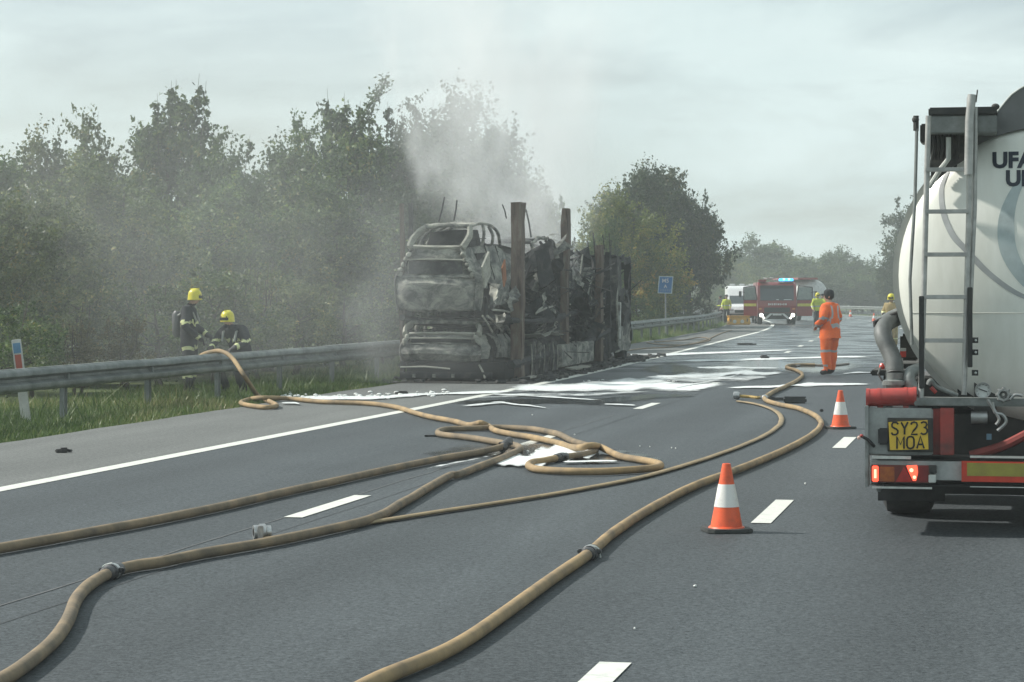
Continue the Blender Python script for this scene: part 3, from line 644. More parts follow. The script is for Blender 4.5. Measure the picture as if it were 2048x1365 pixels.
rbox(1759, 934, 1789, 964, -.026, .02, 'amber_lens', M('amber lens', (.38, .12, .03), .25, col2=(.25, .06, .03), scale=22), .004, lamp)
rbox(1838, 932, 1856, 965, -.026, .02, 'fog_lens', M('dim red lens', (.22, .03, .03), .25, scale=18), .004, lamp)
lamp2 = rbox(2330, 930, 2446, 967, -.02, .05, 'lamp_cluster', M('smoked red lens', (.16, .035, .03), .25), .006); rbox(2430, 932, 2443, 964, -.028, .02, 'lit_lamp', LIT, .006, lamp2); rbox(2385, 934, 2420, 964, -.026, .02, 'amber_lens', M('amber lens', (.38, .12, .03), .25), .004, lamp2)
rl = rbox(1857, 931, 1873, 948, -.02, .06, 'reversing_lamp_housing', DARK, .004); rbox(1857, 950, 1872, 966, -.025, .06, 'reversing_lamp', PALE, .004)
bd = rbox(1923, 923, 2260, 969, -.018, .02, 'marker_board', M('red board border', (.62, .06, .03), .4), 0)
rbox(1934, 926, 2250, 957, -.022, .01, 'yellow_panel', M('yellow reflective panel', (.33, .30, .055), .4, col2=(.26, .22, .05), scale=9, detail=9), 0, bd)
# back panel with number plate
pan = rbox(1733, 816, 1866, 912, .06, .1, 'rear_panel', GREYP, .01)
rbox(1730, 812, 1737, 975, .03, .25, 'side_flange', GREYP, .003)
pf = rbox(1775, 836, 1866, 905, .03, .025, 'plate_frame', DARK, .003)
PLY = M('yellow number plate', (.78, .53, .05), .35, col2=(.6, .4, .06), scale=10)
def tilted(x0, y0, x1, y1, dy, sk):
    P = [tk(x, y, dy) for x, y in ((x0, y0 + sk), (x1, y0 - sk), (x1 + 2, y1 - sk * .4), (x0 + 3, y1 + sk * .3))]
    return [(p.x, p.z) for p in P]
plate = MB().prism(tilted(1777, 843, 1855, 900, .022, 2), 'y', .02, .03).build('number_plate', PLY, tanker)
GLY = {'S': [[(1, .84), (.8, .97), (.5, 1), (.2, .97), (.05, .82), (.1, .64), (.4, .54), (.7, .46), (.95, .32), (.92, .12), (.7, .02), (.4, 0), (.15, .04), (0, .18)]], 'Y': [[(0, 1), (.5, .48), (.5, 0)], [(1, 1), (.5, .48)]],
       '2': [[(.02, .8), (.15, .95), (.5, 1), (.85, .93), (.95, .74), (.8, .54), (.4, .3), (.05, 0), (1, 0)]], '3': [[(.05, .9), (.4, 1), (.8, .95), (.93, .76), (.75, .56), (.45, .53)], [(.75, .53), (.97, .36), (.95, .14), (.7, .02), (.35, 0), (.02, .1)]],
       'M': [[(0, 0), (0, 1), (.5, .35), (1, 1), (1, 0)]], 'O': [[(.5, 1), (.15, .94), (0, .75), (0, .25), (.15, .06), (.5, 0), (.85, .06), (1, .25), (1, .75), (.85, .94), (.5, 1)]], 'A': [[(0, 0), (.5, 1), (1, 0)], [(.2, .33), (.8, .33)]]}
def ptext(body, pxl, pyb, hgt, wid, gap, sw=.0145):
    bl = tk(pxl, pyb, .018); x = 0
    for ch in body:
        mb = MB()
        for pl_ in GLY[ch]: mb.tube([(bl.x + x + a * wid, .0165, bl.z + b * hgt + .03 * (x + a * wid)) for a, b in pl_], sw / 2, 6, flat=1)
        for i, v in enumerate(mb.v): mb.v[i] = (v[0], .0165 + (v[1] - .0165) * .25, v[2])
        mb.build('character', M('plate lettering', (.01, .01, .01), .5), plate); x += wid + gap
ptext('SY23', 1783, 870, .088, .047, .021); ptext('MOA', 1794, 898, .086, .049, .021)
rbox(1756, 857, 1777, 890, .02, .06, 'plate_lamp', BLACK, .01)
rbox(1864, 818, 1880, 910, .1, .1, 'chassis_bracket', REDP, .003); rbox(1880, 817, 1908, 911, .03, .16, 'chassis_bracket', REDP, .004)
rbox(1828, 796, X1 - 60, 817, .06, .2, 'cross_beam', CHG, .006)
# dark underside, suspension mass and far-side panel
m = MB(); m.box((0, 1.4, .62), (1.5, 1.6, .42)); m.box((-.45, 5, .95), (.16, 9, .3)); m.box((.45, 5, .95), (.16, 9, .3)); m.build('chassis', DARK, tanker)
rbox(2330, 816, 2449, 912, .06, .1, 'rear_panel', GREYP, .01)
m = MB(); p = [tk(x, y, .3) for x, y in ((1940, 912), (2000, 895), (2048, 872), (2110, 840))]; m.tube(spline(p, 5), .035, 8); m.build('red_pipe', REDP, tanker, smooth=True)
# red document tube
p, q = tk(1736, 796, .12), tk(1830, 793, .12); tube = MB().tube([p, q], .064, 20).build('document_tube', REDT, tanker, smooth=True)
for f_ in (.24, .80, .0, 1.0): c = p.lerp(q, f_); MB().tube([c - Vector((.012, 0, 0)), c + Vector((.012, 0, 0))], .0675, 20).build('tube_band', REDT, tube, smooth=True)
for x in (1760, 1811): rbox(x - 5, 806, x + 6, 819, .1, .05, 'tube_foot', REDP, .003)
# discharge hose, couplings, pipes
HOSEG = M('grey suction hose', (.15, .16, .155), .55, col2=(.07, .074, .072), scale=5, detail=12, lo=.4, hi=.7)
hs = spline([tk(x, y, d) for x, y, d in ((1806, 630, .9), (1783, 640, .7), (1768, 652, .55), (1766, 672, .45), (1778, 700, .4), (1788, 725, .35), (1790, 748, .32))], 10)
m = MB(); m.tube(hs, [.062 + .003 * (i % 2) for i in range(len(hs))], 16); m.build('suction_hose', HOSEG, tanker, smooth=True)
c = tk(1790, 762, .32); m = MB(); m.lathe([(.001, -.12), (.085, -.12), (.085, -.09), (.07, -.085), (.07, -.03), (.092, -.03), (.092, .0), (.066, .01), (.066, .06), (.001, .06)], 20, 'z', tuple(c)); m.build('hose_coupling', CHG, tanker, smooth=True)
m = MB(); m.tube([c + Vector((-.09, -.02, 0)), c + Vector((-.12, -.03, .05)), c + Vector((-.1, -.02, .1))], .008, 6); m.tube([c + Vector((.09, -.02, -.02)), c + Vector((.11, -.03, -.07))], .008, 6); m.build('coupling_lever', CHG, tanker)
MB().tube([tk(1750, 655, .5), tk(1749, 645, .5), tk(1765, 638, .55), tk(1800, 624, .7)], .014, 6).build('hose_tray_edge', BLACK, tanker)
MB().tube(spline([tk(1832, 790, .3), tk(1818, 760, .3), tk(1822, 745, .35), tk(1840, 738, .4)], 6), .045, 12).build('outlet_bend', CHG, tanker, smooth=True)
MB().tube(spline([tk(1856, 770, .3), tk(1862, 762, .3), tk(1875, 775, .32), tk(1915, 792, .35)], 6), .018, 8).build('air_pipe', CHG, tanker, smooth=True)
MB().tube(spline([tk(1862, 775, .28), tk(1872, 786, .28)], 4), .014, 8).build('air_line', REDT, tanker, smooth=True)
rbox(1800, 668, 1838, 722, .9, .3, 'valve_box', DARK, .02); rbox(1801, 728, 1842, 738, .5, .3, 'pipe_rail', DARK, .01)
m = MB(); m.box((-.62, 1.1, .98), (.7, .9, .22)); m.box((-.2, .8, 1.0), (.9, .5, .2)); m.build('pump_housing', DARK, tanker, bevel=.03)
# small red side markers on stalks
mk = rbox(1801, 699, 1812, 715, .8, .03, 'side_marker', M('red side marker', (.7, .08, .06), .3), .004)
rbox(1801, 697, 1812, 703, .795, .03, 'marker_cap', PALE, .002, mk)
MB().ball(tk(1764, 735, 1.2), (.022, .022, .032)).build('side_marker', M('red side marker', (.7, .08, .06), .3), tanker)
# outline marker arm
MB().tube([tk(1748, 893, .06), tk(1736, 880, .0), tk(1722, 872, -.02)], .012, 8).build('marker_arm', BLACK, tanker, smooth=True)
MB().ball(tk(1718, 876, -.03), (.013, .010, .014)).build('outline_lamp', M('pale marker lens', (.75, .5, .42), .25), tanker); MB().ball(tk(1723, 872, -.02), (.014, .012, .012)).build('outline_lamp', REDT, tanker)
# gauges and valve wheel
def gauge(x, y, r, face, name):
    c = tk(x, y, .04); g_ = MB().lathe([(.001, -.01), (r * .85, -.01), (r * .86, -.022), (r, -.022), (r, .04), (.001, .04)], 28, 'y', tuple(c)).build(name, face, tanker, smooth=True); return c, g_
c, g_ = gauge(1966, 781, .054, M('gauge face', (.6, .62, .6), .25), 'pressure_gauge')
MB().lathe([(.046, -.024), (.056, -.026), (.057, .04)], 28, 'y', tuple(c)).build('bezel', ALU, g_, smooth=True)
MB().tube([c + Vector((-.03, -.016, .012)), c + Vector((.03, -.016, -.01))], .003, 5).build('needle', BLACK, g_)
for k in range(9):
    q = R(-40 + 260 * k / 8); e = Vector((math.cos(q), 0, math.sin(q))); MB().tube([c + e * .037 + Vector((0, -.014, 0)), c + e * .044 + Vector((0, -.014, 0))], .002, 4).build('tick', BLACK, g_)
c = tk(2007, 790, .02); m = MB(); m.lathe([(.02, -.01), (.03, -.03), (.045, -.03), (.05, .0), (.045, .03), (.01, .03)], 8, 'y', tuple(c))
for k in range(8): q = k * math.pi / 4; m.ball(c + Vector((math.cos(q) * .045, -.01, math.sin(q) * .045)), .013, 6, 4)
m.build('valve_wheel', ALU, tanker, smooth=True)
m = MB(); m.tube([tk(1942, 835, .1), tk(1975, 835, .1)], .045, 14); m.build('air_canister', ALU, tanker, smooth=True)
m = MB()
for pts in (((1985, 805), (1990, 825), (2005, 830), (2012, 845), (1995, 862)), ((1975, 800), (1985, 815), (1998, 838), (1992, 850)), ((2020, 800), (2030, 790), (2045, 792))): m.tube(spline([tk(x, y, .0) for x, y in pts], 5), .012, 7)
m.build('valve_pipes', ALU, tanker, smooth=True)
rbox(1973, 868, 1983, 880, .28, .004, 'sticker', M('pale blue sticker', (.25, .42, .55), .5), 0)
for s in (-1, 1):
    MB().box((s * 1.2, .62, .60), (.03, .9, .62)).build('side_sun_block', GREYP, tanker, bevel=.006); MB().box((s * 1.2, 6.6, .62), (.03, 3.0, .6)).build('side_sun_block', GREYP, tanker, bevel=.006); MB().box((s * 1.15, 3.05, 1.12), (.3, 4.2, .04)).build('wheel_sun_block', DARK, tanker, bevel=.01)  # added boards that keep the sun from under the tanker
# mudguards and wheels
m = MB(); m.lathe([(.60, -1.22), (.60, -.78)], 24, 'x', (0, 1.55, .52), R(8), R(172)); m.build('mudguard', M('grey mudguard', (.12, .125, .13), .55), tanker, smooth=True, solid=.008)
TYRE = M('tyre rubber', (.02, .021, .022), .8, col2=(.05, .05, .048), scale=6)
def wheel(par, c, r, wd, side, tyre=TYRE, rim=STEEL, name='wheel'):
    c = Vector(c); x = wd / 2
    t = MB().lathe([(r * .6, -x * .9), (r * .86, -x), (r * .97, -x * .85), (r, -x * .5), (r, x * .5), (r * .97, x * .85), (r * .86, x), (r * .6, x * .9)], 28, 'x', tuple(c)).build(name, tyre, par, smooth=True)
    s = side
    MB().lathe([(.001, s * x * .35), (r * .2, s * x * .35), (r * .25, s * x * .1), (r * .5, s * x * .2), (r * .58, s * x * .85), (r * .62, s * x * .92)], 24, 'x', tuple(c)).build('rim', rim, t, smooth=True)
    return t
for yy in (1.7, 3.05, 4.4):
    MB().tube([(-1, yy, .5), (1, yy, .5)], .07, 10).build('axle', DARK, tanker, smooth=True)
    for s in (-1, 1): wheel(tanker, (s * 1.04, yy, .5), .5, .38, s)
MB().box((0, .95, .40), (1.6, .02, .36)).build('underside_light_block', BLACK, tanker)  # added dark sheet closing the bright gaps below the bumper
for s in (-1, 1): MB().box((s * 1.0, 1.08, .36), (.5, .012, .42)).build('mud_flap', BLACK, tanker); MB().box((s * .55, 2.4, .45), (.2, 2.2, .28)).build('suspension_arm', DARK, tanker, bevel=.04)  # flaps and suspension arms added to darken the underside

# ================================================================== BURNT-OUT CAR TRANSPORTER AND ITS CARS
BA = math.atan(.184); BO = Vector((-1.12, 46.65, 0)); BX, BXi = frame(BO, BA)
def bx(px, py, val=1.15): return on_plane(BXi, px, py, 0, val)
def by(px, py, val=0.0): return on_plane(BXi, px, py, 1, val)
ASH = burnt('ash covered steel', [(.28, (.018, .019, .02)), (.40, (.07, .073, .07)), (.48, (.15, .153, .14)), (.56, (.26, .26, .225)), (.70, (.46, .45, .39))], 2.6, stretch=(1, .6, 1.6))
ASHD = burnt('sooty steel', [(.32, (.012, .013, .014)), (.5, (.045, .047, .048)), (.6, (.10, .10, .092)), (.74, (.22, .21, .185))], 3.2)
CHAR = burnt('charred steel', [(.3, (.007, .008, .009)), (.52, (.022, .024, .026)), (.66, (.055, .055, .05)), (.8, (.15, .14, .12))], 4.0)
RUST = burnt('heat rusted steel', [(.30, (.025, .022, .02)), (.42, (.075, .055, .045)), (.52, (.13, .095, .075)), (.62, (.15, .14, .115)), (.76, (.27, .265, .22))], 2.2, stretch=(2.5, 2.5, .5))
PALEASH = burnt('pale ash', [(.3, (.14, .14, .125)), (.5, (.28, .28, .24)), (.7, (.42, .41, .36))], 3.5, stretch=(.5, 1, 2))
ORUST = burnt('orange rust', [(.3, (.12, .05, .025)), (.5, (.28, .11, .05)), (.7, (.36, .19, .1))], 4)
VOID = M('soot and shade black', (.008, .009, .01), .95)  # soot, also standing in for shade under the wreck

def burnt_car(label, lx, ly, lz, L, W, dims, pitch=0, yawd=0, roll=0, crumple=.05, mats=(ASH, ASHD, PALEASH), seed=1, roofh=None, shift=0.0, shoulder=.14, wheels=True, name='burnt_car', open_roof=False, cabin=False):
    """body origin: rear centre at the underside; dims = heights of (bumper low, bumper top, waist, roof)"""
    zb, zt, zw, zr = dims; hw = W / 2; rh = roofh or hw * .72
    p = BX @ Vector((lx, ly, lz)); t = thing(name, label, 'car', p, 0); t.rotation_euler = (R(pitch), R(roll), -BA + R(yawd))
    rnd = random.Random(seed); A, D, P_ = mats
    def hwid(y): return hw * (1 - .10 * max(0, 1 - y / .5) ** 2 - .16 * max(0, (y - L + .7) / .7) ** 2)
    def sh(z, y=0.0): return 1 - shoulder * (1 - .55 * min(1, max(0, y) / 2.2)) * min(1, max(0, (z - zt) / (zw - zt))) ** 1.3
    # rear face (tailgate and bumper), rows carry height, set-back, width factor
    zs = zt + .05; k = zw - zs
    rows = [(zb, .06, .93), (zb + .05, -.02, .97), ((zb + zt) / 2, -.09, 1), (zt - .06, -.08, 1), (zt, -.02, 1), (zs, .02, .99), (zs + .03 * k, .03, .99)]
    grid = [[(u * hwid(0) * wf, yo + .16 * abs(u) ** 5, z) for u in np.linspace(-1, 1, 17)] for z, yo, wf in rows]
    bm_ = MB().grid(grid).build('rear_bumper', A, t, jit=crumple * .8, jscale=2.2, seed=seed, smooth=True, solid=.012)
    rows = [(zs, .05, .96), (zs + .04 * k, .0, .97), (zs + .10 * k, .02, .97), (zs + .14 * k, .10, .9), (zs + .58 * k, .14, .88), (zs + .62 * k, .05, .95), (zs + .72 * k, .05, .94), (zs + .84 * k, .08, .92), (zw, .12, .9)]
    grid = [[(u * hwid(0) * wf * sh(z), yo + .14 * abs(u) ** 6, z) for u in np.linspace(-1, 1, 17)] for z, yo, wf in rows]
    tg = MB().grid(grid).build('tailgate', A, t, jit=crumple * .7, jscale=2.6, seed=seed + 3, smooth=True, solid=.01)
    MB().box((0, .085, zs + .36 * k), (hw * 1.4 * sh(zs + .4 * k), .02, .42 * k)).build('plate_recess', D, tg, jit=crumple * .4, jscale=3, seed=seed)
    MB().tube([(-hw * .8 * sh(zs + .62 * k), .02, zs + .62 * k), (0, .0, zs + .64 * k), (hw * .8 * sh(zs + .62 * k), .02, zs + .62 * k)], .018, 6).build('trim_strip', P_, tg, jit=crumple * .6, jscale=3, seed=seed)
    P = []
    for i in range(9):
        u = -1 + i / 4; P.append([(u * hw * .86 * sh(zw) + shift * .15, .1 + .04 * abs(u), zw + dz) for dz in (-.015, .03, .06, .055)])
        for j, q in enumerate(P[-1]): P[-1][j] = (q[0], q[1] + (.0, -.03, .0, .06)[j], q[2])
    MB().grid(P).build('window_sill', P_, tg, jit=crumple * .5, jscale=3, seed=seed + 1, solid=.008, smooth=True)
    # lamps burnt out at the rear corners
    for s in (-1, 1):
        m = MB()
        for kk in range(5): m.ball((s * (hwid(0) * .95 * sh(zs + .12 * k + kk * .17 * k) + rnd.uniform(-.02, .02)), .06 + rnd.uniform(-.03, .03), zs + .12 * k + kk * .17 * k), (.05, .05, .05), 7, 5)
        m.build('burnt_lamp', P_, t, jit=.03, jscale=9, seed=seed + s)
    # sides with wheel arches
    wy = (L * .2, L * .79); wr = .40
    for s in (-1, 1):
        m = MB(); ny, nz = 44, 9; P = []
        for i in range(ny + 1):
            y = .04 + (L - .08) * i / ny; row = []
            zt_ = zw if y < L * .68 else zw - .22 * (y - L * .68) / (L * .32) - .05
            for j in range(nz + 1):
                z = zb + .02 + (zt_ - zb - .02) * j / nz; f = (j / nz); row.append(Vector((s * hwid(y) * (1 - .07 * (2 * f - .9) ** 2) * sh(z, y), y, z)))
            P.append(row)
        vs = [q for r_ in P for q in r_]; b = nz + 1; fs = []
        for i in range(ny):
            for j in range(nz):
                c = (P[i][j] + P[i + 1][j + 1]) / 2
                if any((c.y - a) ** 2 + (c.z - zb - .12) ** 2 < wr ** 2 for a in wy): continue
                if crumple > .09 and mnoise.noise(c * 2.3 + Vector((seed, s, 0))) > .32: continue
                fs.append((i * b + j, i * b + j + 1, (i + 1) * b + j + 1, (i + 1) * b + j))
        m.add(vs, fs); sp = m.build('side_panel', A if seed % 2 else D, t, jit=crumple, jscale=1.7, seed=seed + 5 * s, smooth=True, solid=.01)
        for dy in (L * .36, L * .585):
            MB().tube([(s * hwid(dy) * .965, dy, zb + .1), (s * hwid(dy) * 1.0, dy, (zb + zw) / 2), (s * hwid(dy) * .95 * sh(zw, dy), dy, zw)], .012, 5).build('door_gap', VOID, sp, jit=crumple, jscale=1.7, seed=seed + 5 * s)
    # glasshouse: pillars, roof rails, roof
    def ro(y, s, dz=0): return Vector((s * rh * (1 - .06 * abs(y - L * .35)) + shift, y, zr + dz - .10 * ((y - L * .3) / (L * .4)) ** 2))
    ys = (.42, L * .34, L * .53, L * .60)
    base = (.12, L * .33, L * .53, L * .74)
    sag = crumple * 1.6
    for s in (-1, 1):
        for kx, (y0, y1) in enumerate(zip(base, ys)):
            q0 = Vector((s * hw * .93 * sh(zw, y0), y0, zw)); q1 = ro(y1, s, -sag * .3); mid = q0.lerp(q1, .5) + Vector((s * .06, 0, .02))
            MB().tube(spline([q0, mid, q1], 4), [.05 if kx in (0,) else .035] * 9, 7, flat=1.6 if kx == 0 else 1).build('pillar', P_ if kx == 0 else A, t, jit=crumple * .9, jscale=2.5, seed=seed + kx, smooth=True)
        pts = [ro(y, s, .0) for y in np.linspace(.36, L * .60, 12)]
        MB().tube(pts, .03, 7).build('roof_rail', P_, t, jit=crumple * .8, jscale=2, seed=seed + s + 9, smooth=True)
    MB().tube([ro(.38, -1), ro(.34, 0) + Vector((0, 0, .03)), ro(.38, 1)], .045, 8).build('roof_header', A, t, jit=crumple * .6, jscale=2, seed=seed, smooth=True)
    P = []
    for y in np.linspace(.38, L * .60, 16):
        P.append([ro(y, u, .02 + .05 * (1 - u * u) - sag * (.6 + .9 * mnoise.noise(Vector((u * 1.2, y, seed)))) * (1 - u * u)) for u in np.linspace(-1, 1, 11)])
    m = MB(); b = 11; vs = [q for r_ in P for q in r_]; fs = []
    for i in range(15):
        for j in range(10):
            if open_roof and 3 < i < 10 and 2 < j < 8: continue
            fs.append((i * b + j, i * b + j + 1, (i + 1) * b + j + 1, (i + 1) * b + j))
    m.add(vs, fs).build('roof', A, t, jit=crumple * .5, jscale=2.5, seed=seed + 2, smooth=True, solid=.008)
    P = [[(u * hwid(y) * .94, y, zw - .03 - .18 * ((y - L * .72) / (L * .28)) ** 1.5 + .06 * (1 - u * u)) for u in np.linspace(-1, 1, 9)] for y in np.linspace(L * .72, L - .02, 9)]
    MB().grid(P).build('bonnet', D, t, jit=crumple * 1.6, jscale=1.6, seed=seed + 8, smooth=True, solid=.01)
    P = [[(u * hwid(L) * .97, L - .04 + .04 * (1 - u * u), z) for u in np.linspace(-1, 1, 9)] for z in np.linspace(zb, zw - .25, 6)]
    MB().grid(P).build('front_panel', D, t, jit=crumple, jscale=1.6, seed=seed + 9, smooth=True, solid=.01)
    MB().box((0, L * .48, zb + .14), (W * .86, L * .84, .08)).box((0, L * .40, (zb + zw) / 2), (W * .8, L * .5, (zw - zb) * .8)).build('floor_and_dark_fill', VOID, t, jit=.03, jscale=2, seed=seed)  # floor, plus an added block that darkens the interior
    m = MB()
    for yy in (L * .3, L * .5):
        for s in (-.42, .42):
            for r_ in range(4): m.tube([(s * hw * 1.1 - .2 + .13 * r_, yy, zb + .2), (s * hw * 1.1 - .2 + .13 * r_, yy - .12, zw + .1)], .012, 5)
            for z in (zb + .35, zb + .6, zw, zw + .12): m.tube([(s * hw * 1.1 - .22, yy - .06, z), (s * hw * 1.1 + .22, yy - .06, z)], .012, 5)
    m.build('seat_frame', D, t, jit=.06, jscale=3, seed=seed)
    if cabin: MB().box((shift * .6, L * .32, (zw + zr) / 2 - .06), (rh * 1.55, L * .42, (zr - zw) - .16), taper=.9).build('dark_cabin_fill', CHAR, t, jit=.05, jscale=2, seed=seed)  # added block so the window openings read dark
    if wheels:
        for yy in wy:
            for s in (-1, 1):
                MB().lathe([(.02, -.07), (.1, -.09), (.16, -.03), (.21, -.09), (.235, -.1), (.235, .1), (.2, .09)], 18, 'x', (s * (hw - .14), yy, zb + .06)).build('burnt_wheel', D, t, smooth=True)
    return t
u_ = by(870, 600); zdeck = 1.21
burnt_car('ash grey burnt off-roader on top at the rear of the wreck', u_.x, .0, zdeck, 4.55, 1.80, (.17, .78, 1.44, 1.90), pitch=2.5, crumple=.045, seed=1, roofh=.47, shift=.20, shoulder=.36, cabin=True)
burnt_car('flattened burnt car at the bottom rear of the wreck', by(882, 700).x, -.05, .26, 4.3, 1.84, (.14, .42, .66, .93), crumple=.05, mats=(ASH, CHAR, PALEASH), seed=3, roofh=.72)
burnt_car('charred car on the upper deck between the two tall posts', .05, 5.0, 1.35, 4.3, 1.8, (.15, .6, 1.05, 1.55), pitch=4, crumple=.11, mats=(ASHD, CHAR, ASH), seed=6, roofh=.6)
burnt_car('blackened car on the lower deck behind the trailer wheels', -.05, 6.6, .3, 4.2, 1.8, (.15, .5, .8, 1.15), crumple=.1, mats=(CHAR, CHAR, ASHD), seed=8, roofh=.65)
burnt_car('crushed pale topped car on the upper deck behind the cab', .0, 9.9, 1.55, 4.2, 1.8, (.15, .55, .95, 1.35), pitch=-7, roll=4, crumple=.12, mats=(ASHD, CHAR, ASH), seed=10, roofh=.6)

lorry = thing('burnt_car_transporter', 'burnt out car transporter lorry with rusty upright posts on the hard shoulder', 'lorry', BO, -BA)
def lp(mb, name, mat, par=None, **k): return mb.build(name, mat, par or lorry, **k)
# uprights: rolled steel channels seen in the photograph at their true bays
def post(pxt, pyt, pxb, pyb, wd, val, name='upright_post', mat=RUST, dep=.2, seed=0):
    b_ = bx(pxb, pyb, val); a_ = bx(pxt, pyt, val); b_.z = max(b_.z, .02); a_.y = b_.y + (a_.y - b_.y) * .5
    n = 9; P1 = []; P2 = []; P3 = []
    for i in range(n + 1):
        c = b_.lerp(a_, i / n) + Vector((.012 * mnoise.noise(Vector((i * .7, seed, 0))), .05 * mnoise.noise(Vector((i * .5, seed, 4))), 0))
        P1.append([c + Vector((0, -wd / 2, 0)), c + Vector((0, -wd / 6, .0)), c + Vector((0, wd / 6, 0)), c + Vector((0, wd / 2, 0))])
        P2.append([c + Vector((0, -wd / 2, 0)), c + Vector((-dep, -wd / 2, 0))]); P3.append([c + Vector((0, wd / 2, 0)), c + Vector((-dep, wd / 2, 0))])
    o = lp(MB().grid(P1).grid(P2).grid(P3), name, mat, solid=.02, jit=.035, jscale=2.2, seed=seed)
    return o, b_, a_
# the face width is what the photograph shows of web and flange together
for k, (xt, yt, xb, yb, wd, dep) in enumerate(((1046, 404, 1047, 756, .38, .22), (1140, 419, 1136, 737, .36, .15), (1206, 491, 1204, 722, .42, .15), (1222, 505, 1221, 716, .24, .12))):
    o, b_, a_ = post(xt, yt, xb, yb, wd, 1.16, seed=k, dep=dep, mat=RUST if k < 3 else CHAR)
    if k in (1, 2):
        for q in range(8):
            c = b_.lerp(a_, .12 + .07 * q); MB().ball(c + Vector((.01, wd / 2 + .02, 0)), .022, 6, 4).build('bolt', PALEASH, o)
post(806, 408, 806, 745, .16, -1.14, dep=.05, seed=5); post(824, 408, 822, 745, .12, -1.14, dep=.05, seed=6, mat=ASHD)
# decks and frames
m = MB()
for s in (-1, 1):
    m.tube([(s * 1.1, .1, .30), (s * 1.1, 4, .42), (s * 1.1, 8, .45), (s * 1.1, 13.6, .8)], .09, 6); 
lp(m, 'lower_frame', CHAR, jit=.05, jscale=.8)
m = MB()
for s in (-1, 1): m.tube([(s * 1.08, .0, 1.22), (s * 1.1, 2.5, 1.12), (s * 1.1, 5, 1.22), (s * 1.1, 8, 1.3), (s * 1.08, 10.5, 1.45), (s * 1.05, 14, 1.7)], .065, 6)
for yy in np.arange(.4, 14, 1.1): m.tube([(-1.1, yy, 1.17 + .02 * yy), (0, yy + .05, 1.08 + .02 * yy), (1.1, yy, 1.17 + .02 * yy)], .035, 5)
lp(m, 'upper_deck_frame', CHAR, jit=.1, jscale=.9)
for s in (-.55, .55):
    P = [[(s + u * .28, yy, 1.22 + .02 * yy + .04 * math.sin(yy * 5)) for u in (-1, -.3, .3, 1)] for yy in np.arange(.2, 13, .5)]
    lp(MB().grid(P), 'wheel_ramp', ASHD, jit=.07, jscale=1, seed=int(s * 10), solid=.02)
lp(MB().box((0, 1.6, .2), (2.0, 3.2, .3)).box((0, 6.5, .25), (1.5, 6.5, .4)), 'dark_underfill', VOID, jit=.1, jscale=1.5)  # dark mass added to paint the shade beneath the wreck
# rear cross beam, lamp bar, ramps hanging at the back
p, q = by(800, 748, -.12), by(985, 752, -.12); lp(MB().box((p + q) / 2, ((q - p).length, .12, .12)), 'rear_beam', CHAR, jit=.03, jscale=3)
p, q = by(800, 735, -.16), by(900, 738, -.16); lp(MB().tube([p, (p + q) / 2 + Vector((0, 0, .02)), q], .02, 6), 'lamp_bar', PALEASH, jit=.02, jscale=4)
for x in (828, 868, 906): c = by(x, 752, -.2); lp(MB().box(c, (.06, .04, .07)), 'hinge', ASH)
lp(MB().tube(spline([by(958, 730, -.1), by(966, 745, -.15), by(970, 757, -.2)], 4), .022, 6), 'hanging_bracket', PALEASH)
# trailer wheels with burnt mudguards
for k, yy in enumerate((3.0, 4.15, 5.3)):
    for s in (-1, 1):
        wl = MB().lathe([(.08, .1), (.17, .13), (.22, .02), (.27, .12), (.36, .15), (.40, .1), (.40, -.14), (.2, -.15)], 22, 'x', (s * .98, yy, .40)).build('burnt_wheel', CHAR, lorry, jit=.025, jscale=6, seed=k, smooth=True)
        MB().lathe([(.39, -.13), (.43, -.1), (.425, .1), (.39, .13)], 22, 'x', (s * .98, yy, .40), R(120), R(390)).build('tyre_wire', ASHD, wl, jit=.035, jscale=7, seed=k)
for s in (-1, 1):
    P = [[(s * 1.02 + u * .2, yy, .86 + .03 * math.sin(yy * 3) + .03 * u * s) for u in (-1, 0, 1)] for yy in np.linspace(2.5, 5.9, 10)]
    lp(MB().grid(P), 'mudguard', PALEASH, jit=.06, jscale=2.2, seed=s + 2, solid=.012)
for x, y0, y1 in ((1063, 690, 752), (1070, 684, 720), (1080, 690, 735), (1088, 690, 748), (1098, 688, 730), (1106, 684, 742), (1115, 690, 740)):
    lp(MB().tube([bx(x, y0, 1.22), bx(x + 1.5, (y0 + y1) / 2, 1.24), bx(x - 1, y1, 1.2)], .014, 5), 'melted_strip', PALEASH if x % 2 else ASH, jit=.02, jscale=3)
# side lockers
p, q = bx(1122, 716, 1.2), bx(1186, 738, 1.2)
lk = lp(MB().box((1.02, (p.y + q.y) / 2, .36), (.4, q.y - p.y, .5)), 'side_locker', ASH, jit=.03, jscale=2, bevel=.02)
for f_ in (.2, .45, .7): MB().box((1.225, p.y + (q.y - p.y) * f_, .36), (.012, .05, .44)).build('locker_rib', PALEASH, lk)
lp(MB().box((1.35, p.y + 1.6, .06), (.25, 2.6, .03), rot=Matrix.Rotation(R(6), 3, 'Y')), 'fallen_plate', PALEASH, jit=.02, jscale=2)
lp(MB().box((1.3, 1.2, .05), (.22, 1.5, .04), rot=Matrix.Rotation(R(-5), 3, 'Y')), 'fallen_plate', PALEASH, jit=.02, jscale=2)
